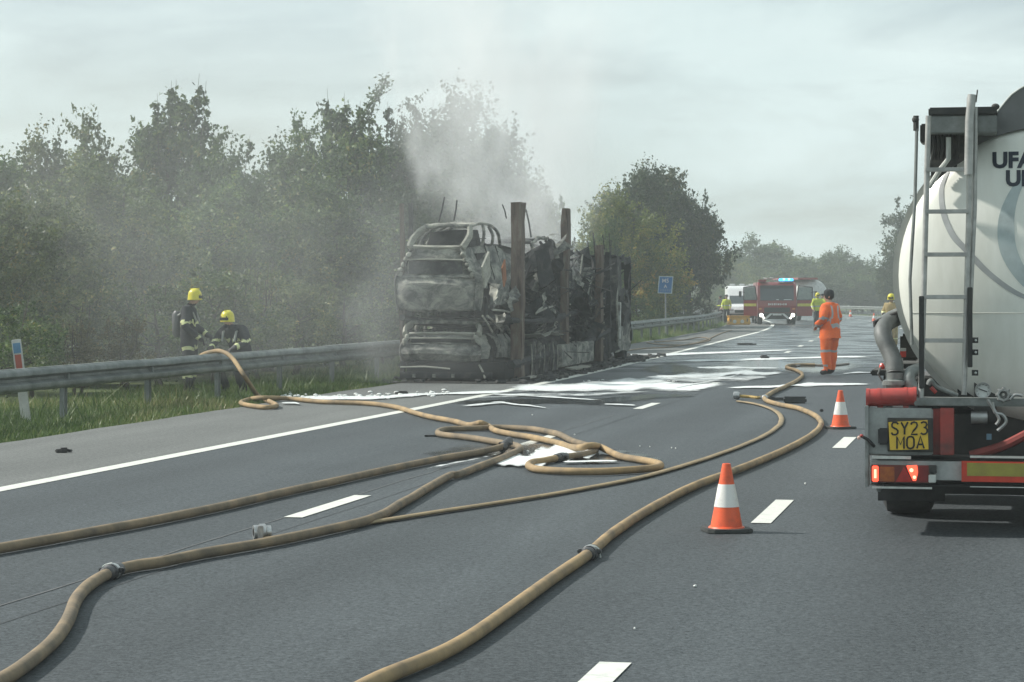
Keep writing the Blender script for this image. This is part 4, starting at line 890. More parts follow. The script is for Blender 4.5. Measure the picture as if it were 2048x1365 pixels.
# tractor unit: burnt cab shell at the front
m = MB(); yc0, yc1 = 14.6, 17.4
def wall(P0, P1, z0, z1, holes, ny=14, nz=12):
    vs = []; fs = []
    for i in range(ny + 1):
        for j in range(nz + 1):
            c = Vector(P0).lerp(Vector(P1), i / ny); vs.append((c.x, c.y, z0 + (z1 - z0) * j / nz))
    for i in range(ny):
        for j in range(nz):
            u, v = (i + .5) / ny, (j + .5) / nz
            if any(a < u < b and c < v < d for a, b, c, d in holes): continue
            if mnoise.noise(Vector((u * 5, v * 5, P0[0] + P0[1]))) > .42: continue
            k = i * (nz + 1) + j; fs.append((k, k + 1, k + nz + 2, k + nz + 1))
    return vs, fs
cab = lp(MB().add(*wall((1.2, yc0, 0), (1.2, yc1, 0), .7, 2.75, [(.35, .9, .55, .9)])), 'cab_side', ASHD, jit=.09, jscale=1.6, seed=1, solid=.015)
lp(MB().add(*wall((-1.2, yc0, 0), (-1.2, yc1, 0), .7, 2.6, [(.35, .9, .55, .9)])), 'cab_side', CHAR, jit=.09, jscale=1.6, seed=2, solid=.015)
lp(MB().add(*wall((-1.2, yc0, 0), (1.2, yc0, 0), .8, 2.7, [(.3, .7, .5, .75)])), 'cab_back', ASHD, jit=.1, jscale=1.4, seed=3, solid=.015)
lp(MB().add(*wall((-1.2, yc1, 0), (1.2, yc1, 0), .5, 2.6, [(.08, .92, .5, .9)])), 'cab_front', CHAR, jit=.08, jscale=1.4, seed=4, solid=.015)
P = [[(u * 1.2, yy, 2.72 - .25 * (1 - u * u) * math.sin((yy - yc0) * 1.1)) for u in np.linspace(-1, 1, 9)] for yy in np.linspace(yc0, yc1, 9)]
lp(MB().grid(P), 'cab_roof', ASHD, jit=.14, jscale=1.2, seed=5, solid=.015)
lp(MB().box((0, 16, .6), (2.1, 3.2, .4)), 'cab_floor', CHAR, jit=.08, jscale=1.3)
p = bx(1241, 645, 1.25); lp(MB().box((1.22, p.y, 1.05), (.06, .22, .95), rot=Matrix.Rotation(R(-4), 3, 'X')), 'unburnt_white_panel', M('scorched white panel', (.55, .56, .52), .6, col2=(.18, .17, .15), scale=4, lo=.45, hi=.6), jit=.02, jscale=3)
lp(MB().tube([bx(1234, 560, 1.2), bx(1233, 610, 1.22), bx(1236, 690, 1.22)], .03, 6), 'door_frame', PALEASH, jit=.03, jscale=3)
for yy in (13.2, 16.9):
    for s in (-1, 1): MB().lathe([(.1, .1), (.2, .14), (.26, .04), (.36, .14), (.46, .13), (.48, .1), (.48, -.14), (.2, -.16)], 22, 'x', (s * 1.0, yy, .46)).build('burnt_wheel', CHAR, lorry, jit=.03, jscale=5, seed=int(yy), smooth=True)
P = [[(1.18 + .02 * u, y, z) for y in np.linspace(14.8, 17.5, 8)] for u, z in ((0, .25), (1, .5), (1, .8), (0, 1.0))]
lp(MB().grid(P), 'fuel_tank', ASH, jit=.07, jscale=2, solid=.02)
# thin rods, gas struts and wiper arms sticking up
for k, (x0, y0, x1, y1, val, r) in enumerate(((878, 443, 913, 400, .1, .016), (908, 441, 927, 404, .1, .016), (1005, 410, 1030, 440, .6, .014), (1052, 420, 1085, 478, .6, .02), (1175, 482, 1196, 560, .7, .016), (1186, 466, 1200, 520, .7, .016), (1205, 470, 1216, 500, .8, .013), (1222, 480, 1216, 520, .8, .014), (1218, 468, 1222, 520, .5, .01), (1230, 545, 1248, 610, .9, .015))):
    a_, b_ = bx(x0, y0, val), bx(x1, y1, val); b_.y = a_.y + .3 * (b_.y - a_.y); lp(MB().tube([a_, a_.lerp(b_, .5) + Vector((.01, 0, .01)), b_], r, 5), 'bent_rod', CHAR)
for (x0, y0, x1, y1, val) in ((965, 632, 985, 665, .8), (975, 632, 1003, 662, .8), (1075, 625, 1110, 612, 1.1), (1072, 628, 1085, 615, 1.1), (1010, 600, 1035, 620, .95), (985, 620, 1030, 628, .9), (1100, 470, 1128, 471, .4), (1090, 478, 1125, 486, .4), (1165, 510, 1160, 560, 1.0), (1188, 540, 1172, 605, 1.0)):
    lp(MB().tube([bx(x0, y0, val), bx((x0 + x1) / 2, (y0 + y1) / 2 - 2, val), bx(x1, y1, val)], .022, 5), 'bent_strut', PALEASH)
o_ = bx(1008, 548, .93); lp(MB().box(o_, (.03, .35, .42), rot=Matrix.Rotation(R(28), 3, 'X')), 'rusted_door_skin', ORUST, jit=.04, jscale=3)
o_ = bx(975, 540, .95); lp(MB().box(o_, (.03, .6, .5), rot=Matrix.Rotation(R(30), 3, 'X')), 'hanging_panel', PALEASH, jit=.1, jscale=2)
# tangle of wires, springs and torn sheet filling the bays
rnd = random.Random(4); m = MB(); m2 = MB()
for k in range(330):
    y = rnd.choice([rnd.uniform(3.8, 17.0), rnd.uniform(4, 13)]); z = rnd.uniform(.5, 2.35 if 4 < y < 13 else 2.1); x = rnd.choice([rnd.uniform(.2, 1.15), rnd.uniform(-1, 1.1)])
    c = Vector((x, y, z)); d = Vector((rnd.gauss(0, .3), rnd.gauss(0, .4), rnd.gauss(0, .28)))
    m.tube(spline([c - d, c + Vector((rnd.gauss(0, .12), rnd.gauss(0, .12), rnd.gauss(0, .12))), c + d], 3), rnd.uniform(.006, .02), 4, cap=False)
for k in range(150):
    y = rnd.uniform(3.6, 16.8); z = rnd.uniform(.5, 2.7 if 4 < y < 13 else 2.2); x = rnd.uniform(.0, 1.1); c = Vector((x, y, z)); sz = rnd.uniform(.12, .42)
    Rm = Matrix.Rotation(rnd.uniform(0, 6), 3, Vector((rnd.gauss(0, 1), rnd.gauss(0, 1), rnd.gauss(0, 1))))
    P = [[c + Rm @ Vector((u * sz, v * sz * .7, .15 * sz * mnoise.noise(Vector((u * 2, v * 2, k))) * 4)) for u in (-1, -.3, .3, 1)] for v in (-1, 0, 1)]
    m2.grid(P)
m3 = MB()
for (px_, py_, sz) in ((1088, 655, .5), (1100, 668, .4), (1108, 640, .28), (1160, 602, .4), (1172, 612, .3), (1168, 545, .35), (1158, 560, .25), (1180, 560, .3), (1090, 520, .3), (1075, 560, .25), (1115, 500, .4), (1075, 690, .3), (1190, 640, .3), (1180, 590, .28), (1022, 600, .3), (1000, 640, .3), (985, 580, .35), (1110, 580, .2), (1165, 650, .3), (1085, 600, .2)):
    c = bx(px_, py_, rnd.uniform(.85, 1.12)); Rm = Matrix.Rotation(rnd.uniform(-.9, .9), 3, 'X') @ Matrix.Rotation(rnd.uniform(-.6, .6), 3, 'Z')
    m3.grid([[c + Rm @ Vector((.1 * sz * mnoise.noise(Vector((u * 2, v * 2, px_ * .1))) * 6, u * sz, v * sz * .45)) for u in np.linspace(-1, 1, 6)] for v in np.linspace(-1, 1, 5)])
stuff(lp(m3, 'crumpled_ash_sheet', ASH, solid=.006, jit=.09, jscale=3.5))
stuff(lp(m, 'tangled_wire', ASHD)); stuff(lp(m2, 'torn_sheet_metal', CHAR, solid=.006, jit=.05, jscale=3))
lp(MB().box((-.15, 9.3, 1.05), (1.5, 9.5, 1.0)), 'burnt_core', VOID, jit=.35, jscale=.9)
# debris and scorched surface round the wreck
sc = MB(); P = []
for y in np.arange(-1.3, 20.5, .5):
    P.append([BX @ Vector((x + (.35 * mnoise.noise(Vector((y * .7, k, 0))) if abs(x) > 1 else 0), y + .2 * mnoise.noise(Vector((x * 2, y, 3))), .008)) for k, x in enumerate((-1.6, -.8, 0, .8, 1.7))])
tag(stuff(sc.grid(P).build('scorched_debris', burnt('soot and ash on asphalt', [(.3, (.008, .009, .01)), (.5, (.02, .021, .02)), (.65, (.05, .048, .04)), (.8, (.12, .11, .09))], 3.5))), 'black soot and ash lying under and round the wreck', 'soot')
m = MB()
for k in range(520):
    y = rnd.uniform(-1.1, 20); x = rnd.choice([rnd.uniform(-1.5, 1.6), rnd.uniform(1.0, 1.9)]); s = rnd.uniform(.015, .09) * (1.3 if rnd.random() < .1 else 1)
    c = BX @ Vector((x, y, .012 + s * .25)); m.box(c, (s * 2, s * 1.4, s * .6), rot=Matrix.Rotation(rnd.uniform(0, 3), 3, 'Z') @ Matrix.Rotation(rnd.gauss(0, .4), 3, 'X'))
tag(stuff(m.build('debris_fragments', ASHD, jit=.02, jscale=8)), 'scattered charred fragments at the foot of the wreck', 'debris')

# ================================================================== FIRE HOSES
HOSEM = M('tan fire hose jacket', (.35, .245, .125), .78, col2=(.14, .108, .072), scale=3, detail=14, bump=.5, lo=.38, hi=.72)
HOSED = M('dull brown hose jacket', (.24, .18, .11), .8, col2=(.1, .084, .062), scale=3.5, detail=14, bump=.5, lo=.36, hi=.7)
HOSEF = M('flat tan hose jacket', (.30, .225, .125), .75, col2=(.17, .135, .085), scale=5, detail=9, bump=.2)
COUP = M('black coupling', (.03, .03, .032), .45, .3, col2=(.1, .1, .1), scale=30)
SILV = M('silver coupling', (.55, .56, .55), .35, .8, col2=(.3, .3, .3), scale=20)
def hose(label, pts, r, mat, flat=1.0, couplings=(), name='fire_hose', sub=9):
    P = []
    for p in pts:
        if isinstance(p, Vector): P.append(p); continue
        lift = p[2] if len(p) > 2 else 0; P.append(gp(p[0], p[1], r * flat + lift + .006))
    c = spline(P, sub); t = thing(name, label, 'hose', (c[0].x, c[0].y, 0), 0, 'hoses on the road'); o = Vector(t.location)
    # slight irregularity of a charged hose
    rr = [r * (1 + .05 * mnoise.noise(q * 1.7)) for q in c]
    c2 = [q - o + Vector((.012 * mnoise.noise(q * .9), .012 * mnoise.noise(q * .9 + Vector((9, 0, 0))), 0)) for q in c]
    MB().tube(c2, rr, 12, flat=flat).build('hose_line', mat, t, smooth=True)
    for k, kind in couplings:
        i = int(k * (len(c2) - 1)); i = min(max(i, 1), len(c2) - 2); a = c2[i]; d = (c2[i + 1] - c2[i - 1]).normalized(); n = Vector((0, 0, 1))
        mm = SILV if kind == 'silver' else COUP
        g_ = MB()
        for s, kx in ((-.13, 1.12), (-.1, 1.32), (-.03, 1.32), (-.03, 1.2), (.03, 1.2), (.03, 1.34), (.1, 1.34), (.13, 1.12)): pass
        g_.tube([a + d * s for s in (-.14, -.13, -.05, -.045, .045, .05, .13, .14)], [r * 1.02, r * 1.22, r * 1.25, r * 1.42, r * 1.42, r * 1.25, r * 1.22, r * 1.02], 14)
        cp = g_.build('coupling', mm, t, smooth=True)
        sd_ = d.cross(n).normalized()
        for s in (-1, 1): MB().box(a + sd_ * s * r * 1.45 + n * r * .3, (.05, .05, .03), rot=Matrix.Rotation(math.atan2(d.y, d.x), 3, 'Z')).build('lug', mm, cp, bevel=.006)
        if kind == 'tied':
            MB().lathe([(r * 1.3, -.03), (r * 1.45, -.02), (r * 1.45, .02), (r * 1.3, .03)], 14, 'x', (0, 0, 0), X=Matrix.Translation(a) @ Matrix.Rotation(math.atan2(d.y, d.x), 4, 'Z')).build('binding', SILV, cp, smooth=True)
            MB().tube(spline([a + n * r * 1.4, a + sd_ * .055 + n * .03, a + sd_ * .07 - n * r * .8], 4), .007, 5).build('tie_end', PALE, cp)
    return t
def cz(x, y): return (860 + x * .2344, 820 + y * .2344)      # rows and columns of the coil close-up
hose('long tan hose from the bottom edge past the front cone to the orange suit',
     [(-150, 1950), (250, 1650), (560, 1470), (740, 1368), (900, 1298), (1010, 1226), (1100, 1160), (1178, 1106), (1235, 1060), (1310, 1012), (1400, 968), (1500, 930), (1570, 900), (1618, 874), (1641, 853), (1634, 834), (1600, 818), (1562, 810), (1537, 803), (1530, 796), (1545, 785), (1578, 770), (1600, 757), (1604, 748), (1590, 740), (1574, 735), (1578, 731), (1600, 730), (1630, 730)], .036, HOSEM, couplings=((.25, 'tied'), (.68, 'silver')))
# hose from the firefighters over the barrier, coiling in the middle of the road
first = [at(385, 735, 40.6), at(400, 714, 39.6), at(420, 705, 38.9), at(443, 703, 38.4), at(465, 717, 38.0), at(490, 755, 37.4), gp(517, 792, .045)]
hose('rust tan hose draped over the crash barrier and coiled in the middle of the road',
     first + [(545, 806), (552, 812), (530, 815), (497, 811), (482, 806), (498, 799), (525, 796, .04), (580, 798), (645, 804), (730, 807), (770, 811), (805, 818), (832, 827)] +
     [cz(0, 60), cz(200, 97), cz(330, 130), (*cz(430, 112), .05), cz(500, 140), cz(560, 177), cz(700, 208), cz(900, 242), cz(1100, 287), cz(1200, 318), (*cz(1280, 322), .05), (*cz(1385, 305), .07), (*cz(1450, 318), .03), cz(1560, 372), cz(1650, 402), cz(1800, 427), cz(1900, 447), cz(1962, 470), cz(1930, 492), cz(1800, 507), cz(1500, 526), cz(1200, 526), cz(950, 512), cz(862, 492), cz(842, 470), cz(880, 447), cz(960, 436), cz(1050, 418), cz(1140, 404)], .036, HOSEM, couplings=((.995, 'black'),))
hose('tan hose from the coil coupling down to the left with silver joints',
     [cz(1140, 404), cz(1250, 392), cz(1350, 372), cz(1408, 348), cz(1395, 322), cz(1330, 300), cz(1200, 262), cz(1100, 210), cz(1000, 187), cz(850, 163), cz(600, 150), cz(400, 158), cz(200, 163), cz(105, 172), cz(68, 192), cz(110, 212), cz(350, 240), cz(540, 270), cz(660, 290), cz(740, 305), cz(770, 330), cz(735, 358), cz(640, 400), cz(500, 455), cz(250, 550), (900, 952), (850, 980), (810, 1003), (770, 1027), (720, 1045), (640, 1063), (530, 1086), (400, 1109), (325, 1124), (270, 1132), (222, 1144), (180, 1168), (152, 1200), (135, 1245), (110, 1280), (60, 1322), (0, 1362), (-120, 1420), (-420, 1530), (-1100, 1640)], .036, HOSED, couplings=((.796, 'tied'),))
hose('brown hose sloping in from the left picture edge to the black coupling',
     [(-1500, 1330), (-700, 1212), (-150, 1122), (0, 1097), (150, 1070), (300, 1043), (450, 1012), (600, 978), (750, 945), (880, 918), (960, 905), (1003, 894, .03), (1012, 889, .05)], .036, HOSED, couplings=((.985, 'black'),))
hose('thin flat hose crossing the road from the bend down to the left',
     [(528, 1078), (560, 1074), (640, 1060), (735, 1046), (850, 1028), (1000, 1005), (1130, 984), (1280, 955), (1400, 921), (1480, 893), (1535, 868), (1561, 846), (1559, 828), (1535, 815), (1505, 807), (1476, 803)], .036, HOSEF, flat=.42)
hose('thin brown hose lying along the hard shoulder beyond the wreck', [(1250, 702), (1290, 697), (1340, 694), (1400, 684), (1440, 668), (1462, 661)], .036, HOSED, flat=.5)
hose('loose dark hose end on the far hard shoulder', [(1295, 686), (1330, 690), (1380, 689), (1420, 680), (1400, 675), (1360, 681), (1310, 684)], .036, HOSED, flat=.5)
hose('limp brown hose end lying behind the feet of the person in orange', [(1590, 733), (1605, 730), (1640, 731), (1670, 731), (1695, 728)], .05, M('wet brown hose', (.1, .07, .05), .5), flat=.5)

# ================================================================== FOAM
def foammat():
    m = bpy.data.materials.new('fire foam'); t = nodes_of(m); N = t.nodes.new; L = t.links.new
    o = N('ShaderNodeOutputMaterial'); b = N('ShaderNodeBsdfPrincipled'); b.inputs['Base Color'].default_value = (.66, .69, .68, 1); b.inputs['Roughness'].default_value = .6; b.inputs['Subsurface Weight'].default_value = 0
    tcn = N('ShaderNodeTexCoord'); mpn = N('ShaderNodeMapping'); mpn.inputs['Scale'].default_value = (1.0, 1.6, 1); L(tcn.outputs['Object'], mpn.inputs[0])
    n = N('ShaderNodeTexNoise'); n.inputs['Scale'].default_value = 2.2; n.inputs['Detail'].default_value = 12; n.inputs['Roughness'].default_value = .75; L(mpn.outputs[0], n.inputs['Vector'])
    a = N('ShaderNodeAttribute'); a.attribute_name = 'cover'
    ad = N('ShaderNodeMath'); ad.operation = 'ADD'; L(n.outputs['Fac'], ad.inputs[0]); L(a.outputs['Fac'], ad.inputs[1])
    mr = N('ShaderNodeMapRange'); mr.inputs['From Min'].default_value = .87; mr.inputs['From Max'].default_value = 1.04; L(ad.outputs[0], mr.inputs['Value'])
    tr = N('ShaderNodeBsdfTransparent'); ms = N('ShaderNodeMixShader'); L(mr.outputs[0], ms.inputs[0]); L(tr.outputs[0], ms.inputs[1]); L(b.outputs[0], ms.inputs[2]); L(ms.outputs[0], o.inputs[0])
    bn = N('ShaderNodeBump'); bn.inputs['Strength'].default_value = .6; bn.inputs['Distance'].default_value = .03; L(n.outputs['Fac'], bn.inputs['Height']); L(bn.outputs[0], b.inputs['Normal'])
    return m
FOAM = foammat(); ZF = .009
def wetmat():
    m = FOAM.copy(); m.name = 'water film'; t = m.node_tree
    b = next(n for n in t.nodes if n.type == 'BSDF_PRINCIPLED'); b.inputs['Base Color'].default_value = (.018, .022, .024, 1); b.inputs['Roughness'].default_value = .14
    for l in list(b.inputs['Normal'].links): t.links.remove(l)
    return m
WET = wetmat()
def foam(label, line, half, cover=1.0, nu=70, nv=9, seed=0, mat=None):
    """a band of foam that ran over the road: centre line of photo points, half width in photo rows"""
    global ZF; ZF += .0012
    n = len(line) - 1; P = []; cov = []
    for i in range(nu + 1):
        t = i / nu * n; k = min(int(t), n - 1); u = t - k; x = line[k][0] + (line[k + 1][0] - line[k][0]) * u; y = line[k][1] + (line[k + 1][1] - line[k][1]) * u
        h = half[k] + (half[k + 1] - half[k]) * u; w1 = h * (1 + .7 * mnoise.noise(Vector((i * .12, seed, 0)))); y += h * .5 * mnoise.noise(Vector((i * .06, seed, 7)))
        P.append([gp(x, y + w1 * v, ZF) for v in np.linspace(-1, 1, nv)])
        e = min(1, min(i, nu - i) / (nu * .12)); cov += [(1 - abs(v) ** 1.6) * .56 * (.25 + .75 * e) * cover + .05 for v in np.linspace(-1, 1, nv)]
    me = MB().grid(P).mesh('foam', fixn=False); a = me.attributes.new('cover', 'FLOAT', 'POINT'); a.data.foreach_set('value', np.array(cov, dtype=np.float32))
    o = put('water_film' if mat else 'foam', me, mat or FOAM); tag(o, label, 'water' if mat else 'foam'); return stuff(o)
foam('wet sheen on the road round the hose coil', [(820, 905), (950, 905), (1100, 902), (1250, 912), (1360, 925)], (8, 24, 30, 22, 8), 1.0, seed=31, mat=WET)
foam('dark wet run-off below the foam sheet', [(880, 806), (1050, 803), (1220, 800), (1420, 790)], (4, 12, 12, 6), 1.0, seed=32, mat=WET)
foam('wet sheen between the foam bands', [(1260, 740), (1400, 738), (1560, 734), (1760, 730)], (10, 22, 22, 12), 1.0, seed=33, mat=WET)
foam('white foam band at the front wheels of the wreck running right', [(1238, 712), (1330, 709), (1450, 705), (1610, 699)], (4, 4, 3.2, 2), 1.15, seed=1)
foam('second white foam band across the lanes behind the person in orange', [(1340, 723), (1450, 720), (1600, 716), (1770, 713)], (2, 4, 3, 2), 1.1, seed=2)
foam('short broken foam band between the second band and the hose bend', [(1385, 736), (1450, 735), (1575, 737)], (3, 4.5, 2.4), 1.05, seed=3)
foam('grey white foam band left of the hose bend', [(1275, 754), (1400, 751), (1500, 747), (1575, 745)], (6, 8, 7, 4), 1.05, seed=4)
foam('broad white foam sheet in front of the wreck wheels', [(1000, 779), (1120, 776), (1240, 771), (1340, 771), (1470, 768)], (8, 14, 18, 17, 7), 1.12, seed=5)
foam('long thin foam line crossing under the tan hose toward the tanker', [(1440, 776), (1540, 773), (1620, 769), (1760, 768)], (3, 4, 5, 2.5), 1.1, seed=6)
foam('white foam lip along the soot edge at the back of the wreck', [(565, 794), (660, 796), (760, 794), (850, 789), (980, 784), (1040, 782)], (7, 7, 6, 4, 4, 6), 1.1, seed=7)
foam('curved foam trail in front of the wreck', [(960, 786), (1050, 791), (1130, 796), (1212, 801)], (2, 2.4, 2, 1), 1.1, seed=8)
foam('lower curved foam trail ending in a point', [(905, 813), (1000, 806), (1060, 811), (1105, 818)], (2, 4, 2, 1), .95, seed=9)
foam('small foam dash beside the lane marking', [(1205, 808), (1240, 809), (1274, 811)], (1.2, 1.8, 1), 1.3, nu=24, seed=10)
foam('thick white foam puddle inside the hose coil', [(985, 930), (1030, 922), (1075, 912), (1120, 908), (1165, 906), (1200, 908)], (4, 17, 24, 20, 13, 5), 1.35, seed=11)
foam('thin foam smear right of the coupling in the coil', [(1120, 924), (1180, 922), (1240, 922)], (2, 3, 2), 1.1, nu=30, seed=12)
foam('faint foam smear left of the coil', [(840, 939), (900, 928), (960, 916), (1005, 906)], (2.5, 3.5, 3, 2), .72, seed=13)
foam('foam strip right of the feet of the person in orange', [(1680, 748), (1720, 745), (1760, 745)], (1, 2.4, 1.5), .95, nu=30, seed=14)
foam('foam fleck at the bend of the barrier hose', [(560, 806), (590, 806), (600, 808)], (1, 2, 1), 1.3, nu=20, seed=15)
foam('foam trail up the middle lane', [(1330, 778), (1400, 766), (1450, 757), (1500, 742)], (2, 3, 3, 1.5), .85, seed=16)
foam('thin milky foam film spread over the lanes before the tan hose', [(1230, 762), (1350, 760), (1460, 758), (1560, 752)], (6, 14, 13, 4), .78, seed=17)
foam('thin milky film below the foam sheet', [(930, 796), (1050, 790), (1180, 789), (1330, 782)], (3, 7, 6, 3), .72, seed=18)
foam('faint milky smear around the hose coil', [(850, 900), (950, 905), (1050, 895), (1180, 890)], (6, 12, 12, 6), .5, seed=19)
m = MB(); rnd = random.Random(9)
for x, y in ((1343, 896), (1352, 897), (1268, 1258), (1390, 1172), (1610, 968), (1300, 893), (1065, 830), (1150, 870), (1280, 893)):
    c = gp(x, y, .008); m.ball(c, (rnd.uniform(.006, .013), rnd.uniform(.01, .025), .008), 7, 4)
for k in range(260):                                   # lumps of foam standing on the lip and in the coil
    if k < 150: x = rnd.uniform(560, 900); y = np.interp(x, [560, 660, 760, 850, 900], [793, 794, 792, 788, 786]) + rnd.gauss(0, 3); s = rnd.uniform(.008, .035)
    elif k < 200: x = rnd.uniform(1010, 1180); y = rnd.uniform(895, 926); s = rnd.uniform(.006, .016)
    else: x = rnd.uniform(1040, 1420); y = 770 + rnd.gauss(0, 7); s = rnd.uniform(.008, .025)
    m.ball(gp(x, y, .012), (s * 1.4, s * 1.6, s * .7), 6, 4)
tag(stuff(m.build('foam_specks', M('foam speck white', (.75, .77, .74), .7), jit=.01, jscale=12)), 'small white foam specks scattered over the lanes', 'foam')

# ================================================================== TRAFFIC CONES
CONEO = M('orange cone plastic', (.80, .12, .04), .42, col2=(.5, .085, .04), scale=9, detail=12, lo=.45, hi=.75); CONEW = M('white reflective sleeve', (.76, .75, .71), .4, col2=(.42, .41, .38), scale=9, detail=12, lo=.5, hi=.8)
CONEB = M('black rubber cone base', (.03, .034, .034), .8, col2=(.06, .065, .062), scale=9)
def cone(label, pos, h, rz):
    t = thing('traffic_cone', label, 'cone', pos, rz, 'orange and white traffic cones'); k = h / .5
    def ring(z): return (.118 + (.030 - .118) * ((z - .04) / .46)) * 1.0
    def seg(z0, z1, e, name, mat, cap=False):
        prof = [(ring(z) + e, z) for z in np.linspace(z0, z1, 6)]
        if cap: prof += [(.022, z1 + .003), (.02, z1 - .02), (.001, z1 - .02)]
        MB().lathe([(r * k, z * k) for r, z in prof], 32, 'z').build(name, mat, t, smooth=True)
    seg(.03, .19, 0, 'lower_cone', CONEO); seg(.186, .352, .0025, 'reflective_sleeve', CONEW); seg(.348, .5, 0, 'cone_tip', CONEO, True)
    m = MB(); a = .17 * k; c = .045 * k; oc = [(a - c, -a), (a, -a + c), (a, a - c), (a - c, a), (-a + c, a), (-a, a - c), (-a, -a + c), (-a + c, -a)]
    m.prism(oc, 'z', .001, .032 * k); m.build('base', CONEB, t, bevel=.006); MB().lathe([(.135 * k, .031 * k), (.13 * k, .04 * k), (.118 * k, .042 * k)], 28, 'z').build('base_collar', CONEO, t, smooth=True)
    return t
cone('nearest orange and white traffic cone beside the front lane mark', gp(1453, 1064), .49, R(8))
cone('orange and white traffic cone left of the tanker red tube', gp(1681, 858), .49, R(20))
cone('tiny distant cone on the lane beside the yellow helmet', at(1748, 592, 155) * 1 + Vector((0, 0, -at(1748, 592, 155).z)), .55, 0)
cone('faint distant cone beside the orange clad person', at(1701, 592, 190) + Vector((0, 0, -at(1701, 592, 190).z)), .55, 0)

# ================================================================== PEOPLE
def person(label, pos, rz, J, zones, mats, height=1.78, extra=None, group=None, name='person', bulk=1.0):
    """J overrides joint positions; +y is the way the person faces. zones(p) -> material index"""
    B = dict(pel=(0, 0, .95), spi=(0, 0, 1.12), che=(0, .01, 1.33), nek=(0, .0, 1.49), nk2=(0, .02, 1.56), jaw=(0, .045, 1.60), hd=(0, .03, 1.67), top=(0, .01, 1.75), nose=(0, .135, 1.655),
             shL=(-.19, 0, 1.43), elL=(-.27, -.02, 1.15), wrL=(-.25, .14, .98), shR=(.19, 0, 1.43), elR=(.27, -.02, 1.15), wrR=(.25, .14, .98),
             hpL=(-.10, 0, .90), knL=(-.12, .03, .50), anL=(-.12, -.02, .09), toL=(-.14, .17, .05), hpR=(.10, 0, .90), knR=(.12, .03, .50), anR=(.12, -.02, .09), toR=(.14, .17, .05))
    B.update(J); rad = dict(pel=.145, spi=.15, che=.165, nek=.075, nk2=.06, jaw=.07, hd=.092, top=.06, nose=.018, shL=.085, elL=.062, wrL=.045, hpL=.115, knL=.085, anL=.065, toL=.045)
    for k in list(rad):
        if k.endswith('L'): rad[k[:-1] + 'R'] = rad[k]
    E_ = [('pel', 'spi'), ('spi', 'che'), ('che', 'nek'), ('nek', 'nk2'), ('nk2', 'jaw'), ('jaw', 'hd'), ('hd', 'top'), ('hd', 'nose')]
    for s in 'LR': E_ += [('che', 'sh' + s), ('sh' + s, 'el' + s), ('el' + s, 'wr' + s), ('pel', 'hp' + s), ('hp' + s, 'kn' + s), ('kn' + s, 'an' + s), ('an' + s, 'to' + s)]
    names = list(B); co = {k: Vector(B[k]) for k in names}
    for s, sg in (('L', -1), ('R', 1)):                # hands: palm, four fingers of unequal length and a thumb
        d = (co['wr' + s] - co['el' + s]).normalized(); sd_ = d.cross(Vector((0, 0, 1))); sd_ = sd_.normalized() if sd_.length > .1 else Vector((1, 0, 0)); dn = d.cross(sd_)
        co['pa' + s] = co['wr' + s] + d * .075; rad['pa' + s] = .034; names.append('pa' + s); E_.append(('wr' + s, 'pa' + s))
        for f_, (o, ln) in enumerate(((-.03, .07), (-.01, .08), (.01, .075), (.03, .06))):
            a, b = f'f{f_}{s}', f'g{f_}{s}'; co[a] = co['pa' + s] + d * .03 + sd_ * o; co[b] = co[a] + d * ln * .7 + dn * ln * .6; rad[a] = .011; rad[b] = .009; names += [a, b]; E_ += [('pa' + s, a), (a, b)]
        a = 'th' + s; co[a] = co['wr' + s] + d * .06 + sd_ * .055 * sg; rad[a] = .011; names.append(a); E_.append(('wr' + s, a))
    k = height / 1.78; me = bpy.data.meshes.new('body'); ix = {n: i for i, n in enumerate(names)}
    me.from_pydata([co[n] * k for n in names], [(ix[a], ix[b]) for a, b in E_], []); me.update()
    o = bpy.data.objects.new('body', me); COL.objects.link(o); md = o.modifiers.new('skin', 'SKIN'); md.use_smooth_shade = True
    body_keys = ('pel', 'spi', 'che', 'sh', 'el', 'hp', 'kn', 'an', 'wr')
    for n, i in ix.items():
        r = rad[n] * k * (bulk if n.startswith(body_keys) else 1); fl = .78 if n in ('pel', 'spi', 'che') else 1
        me.skin_vertices[0].data[i].radius = (r, r * fl) if fl < 1 else (r, r)
    me.skin_vertices[0].data[ix['pel']].use_root = True
    sb = o.modifiers.new('sub', 'SUBSURF'); sb.levels = 2; sb.render_levels = 2
    dg = bpy.context.evaluated_depsgraph_get(); dg.update(); nm = bpy.data.meshes.new_from_object(o.evaluated_get(dg)); bpy.data.objects.remove(o)
    nm.materials.clear()
    for m_ in mats: nm.materials.append(m_)
    for p in nm.polygons: p.material_index = zones(p.center / k, co); p.use_smooth = True
    for v in nm.vertices:                               # cloth folds
        c = v.co
        if c.z < 1.5 * k and c.z > .12 * k: v.co = c + mnoise.noise_vector(Vector((c.x * 8, c.y * 8, c.z * 6))) * .022 + mnoise.noise_vector(Vector((c.x * 22, c.y * 22, c.z * 16))) * .007
    t = thing(name, label, 'person', pos, rz, group); put('body', nm, None, t)
    hd = co['hd'] * k
    f_ = Vector((0, 1, 0)); hv = (co['nose'] - co['hd']); hv.z = 0; f_ = hv.normalized(); sd_ = f_.cross(Vector((0, 0, 1)))
    for s in (-1, 1):
        MB().ball(hd + f_ * .082 * k + sd_ * s * .032 * k + Vector((0, 0, .012)), .012, 7, 5).build('eye', M('eye', (.05, .04, .03), .2), t)
        MB().ball(hd + sd_ * s * .092 * k + Vector((0, -.005, -.01)), (.015, .025, .034), 7, 5).build('ear', SKIN, t)
    return t, co, k
